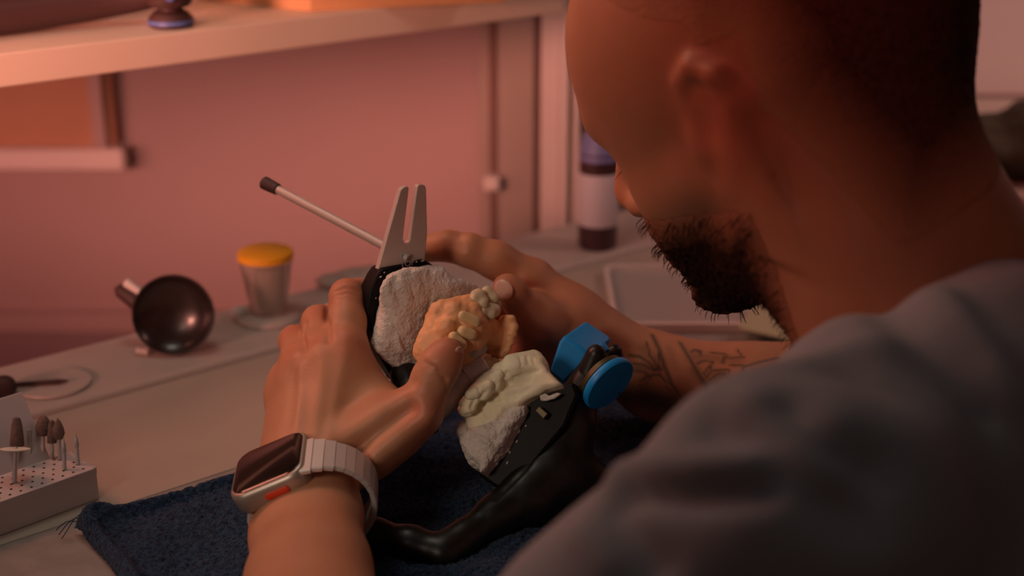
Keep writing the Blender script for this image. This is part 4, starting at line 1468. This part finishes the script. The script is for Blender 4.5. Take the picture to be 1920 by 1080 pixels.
# ---------------------------------------------------------------- t-shirt
g = 0.006
SH = torso(g) + arms(g + 0.001, 0.66)
na = (NT - NB).normalized()
cx_, cy_, cz_ = frame(na, (0.2, -0.9, 0.1))
cc = NB + (NBB - NB) * 0.34
ring = [cc + (cx_ * math.cos(a) + cy_ * math.sin(a)) * 0.070 for a in np.linspace(0, 2 * math.pi, 17)]
for a, b in zip(ring[:-1], ring[1:]):
    SH.append(rc(a, b, 0.0055, 0.0055, 0.008))
    SH.append(rc(a, NBB, 0.006, 0.02, 0.02))
SV, SF = sdf_mesh(SH, 0.0042)
SV = relax(SV, SF, 2)
SV = roughen(SV, SF, 14, 0.006, 2, 4.0)
SV = strokes(SV, SF, [
    ([(1180, 918), (1300, 925), (1420, 912)], 0.006, -0.007), ([(1170, 890), (1290, 880), (1400, 865)], 0.009, 0.005),
    ([(1150, 960), (1190, 1010), (1230, 1060)], 0.007, -0.005), ([(1480, 760), (1560, 830), (1640, 870)], 0.008, -0.007), ([(1400, 760), (1480, 800), (1540, 870)], 0.009, 0.004),
    ([(1340, 800), (1440, 830), (1540, 920), (1600, 960)], 0.010, -0.006), ([(1650, 560), (1740, 640), (1850, 760)], 0.012, -0.006), ([(1760, 560), (1850, 660), (1900, 740)], 0.010, 0.005), ([(1500, 690), (1640, 640)], 0.010, 0.003), ([(1100, 1000), (1140, 1060)], 0.008, 0.004)])
mesh_obj('t_shirt', (SV, SF), M['shirt'], person_o, angle=180)

# ================================================================ WATCH
wc = P(503, 868, .742)                 # centre of the screen
WN = Vector((-0.40, -0.13, 0.905)).normalized()
arm_ax = (P(*wr) - P(574, 985, .738)).normalized()
wy = (arm_ax - WN * arm_ax.dot(WN)).normalized()      # along the arm, towards the hand
wx = wy.cross(WN).normalized()                         # across the arm, to the thumb side
wt = thing('wristwatch', 'silver square cased watch with dark screen on the near wrist', 'watch', wc - WN * 0.012)
cw, chh = 0.0215, 0.0215
mesh_obj('case', rrblock(wc, wx, wy, WN, cw, chh, 0.0095, [(-0.0135, 0.004), (-0.0125, 0.0012), (-0.010, 0.0), (-0.003, 0.0), (-0.0008, 0.0008), (0.0, 0.0022)]), M['titan'], wt, angle=50)
mesh_obj('screen', rrblock(wc, wx, wy, WN, cw - 0.0022, chh - 0.0022, 0.0082, [(-0.001, 0), (0.0004, 0), (0.0007, 0.0008)]), M['glassblack'], wt, angle=50, label='dark glass screen')
mesh_obj('action_button', rrblock(wc - wy * chh - WN * 0.0062 + wx * 0.004, wx, WN, -wy, 0.0068, 0.0019, 0.0018, [(-0.001, 0), (0.0009, 0), (0.0013, 0.0006)]), M['orange'], wt, label='orange side button')
mesh_obj('crown', cyl(wc + wy * chh - WN * 0.006 - wx * 0.006, wc + wy * (chh + 0.003) - WN * 0.006 - wx * 0.006, 0.0038), M['titan'], wt)
wcen = P(574, 945, .7525)
# strap: links round the wrist
ang0 = 0
wcs = wc - WN * 0.0075
seg = []
rx, rz = 0.0318, 0.0262
cwr = wc - WN * (0.0075 + rz - 0.004) + wx * 0.0115 - wy * 0.0035
NS = 30
st_parts = []


def ringpt(a, off=0.0):
    return cwr + wx * ((rx + off) * math.sin(a)) + WN * ((rz + off) * math.cos(a))


A0, A1 = R(12), R(322)
for i in range(NS):
    a, b = A0 + (A1 - A0) * i / NS, A0 + (A1 - A0) * (i + 0.94) / NS
    hw = 0.0118 if (i > 3 and i < NS - 4) else 0.0118 + 0.0011 * (3 - min(i, NS - 1 - i, 3))
    rg = []
    for sy, ins in ((-hw, 0.0006), (-hw + 0.0007, 0), (hw - 0.0007, 0), (hw, 0.0006)):
        rg.append([ringpt(a, 0.0 + ins) + wy * sy, ringpt(b, 0.0 + ins) + wy * sy, ringpt(b, 0.0030 - ins) + wy * sy, ringpt(a, 0.0030 - ins) + wy * sy])
    st_parts.append(loft(rg))
mesh_obj('strap', join(*st_parts), M['strap'], wt, smooth=False, label='silver link strap')
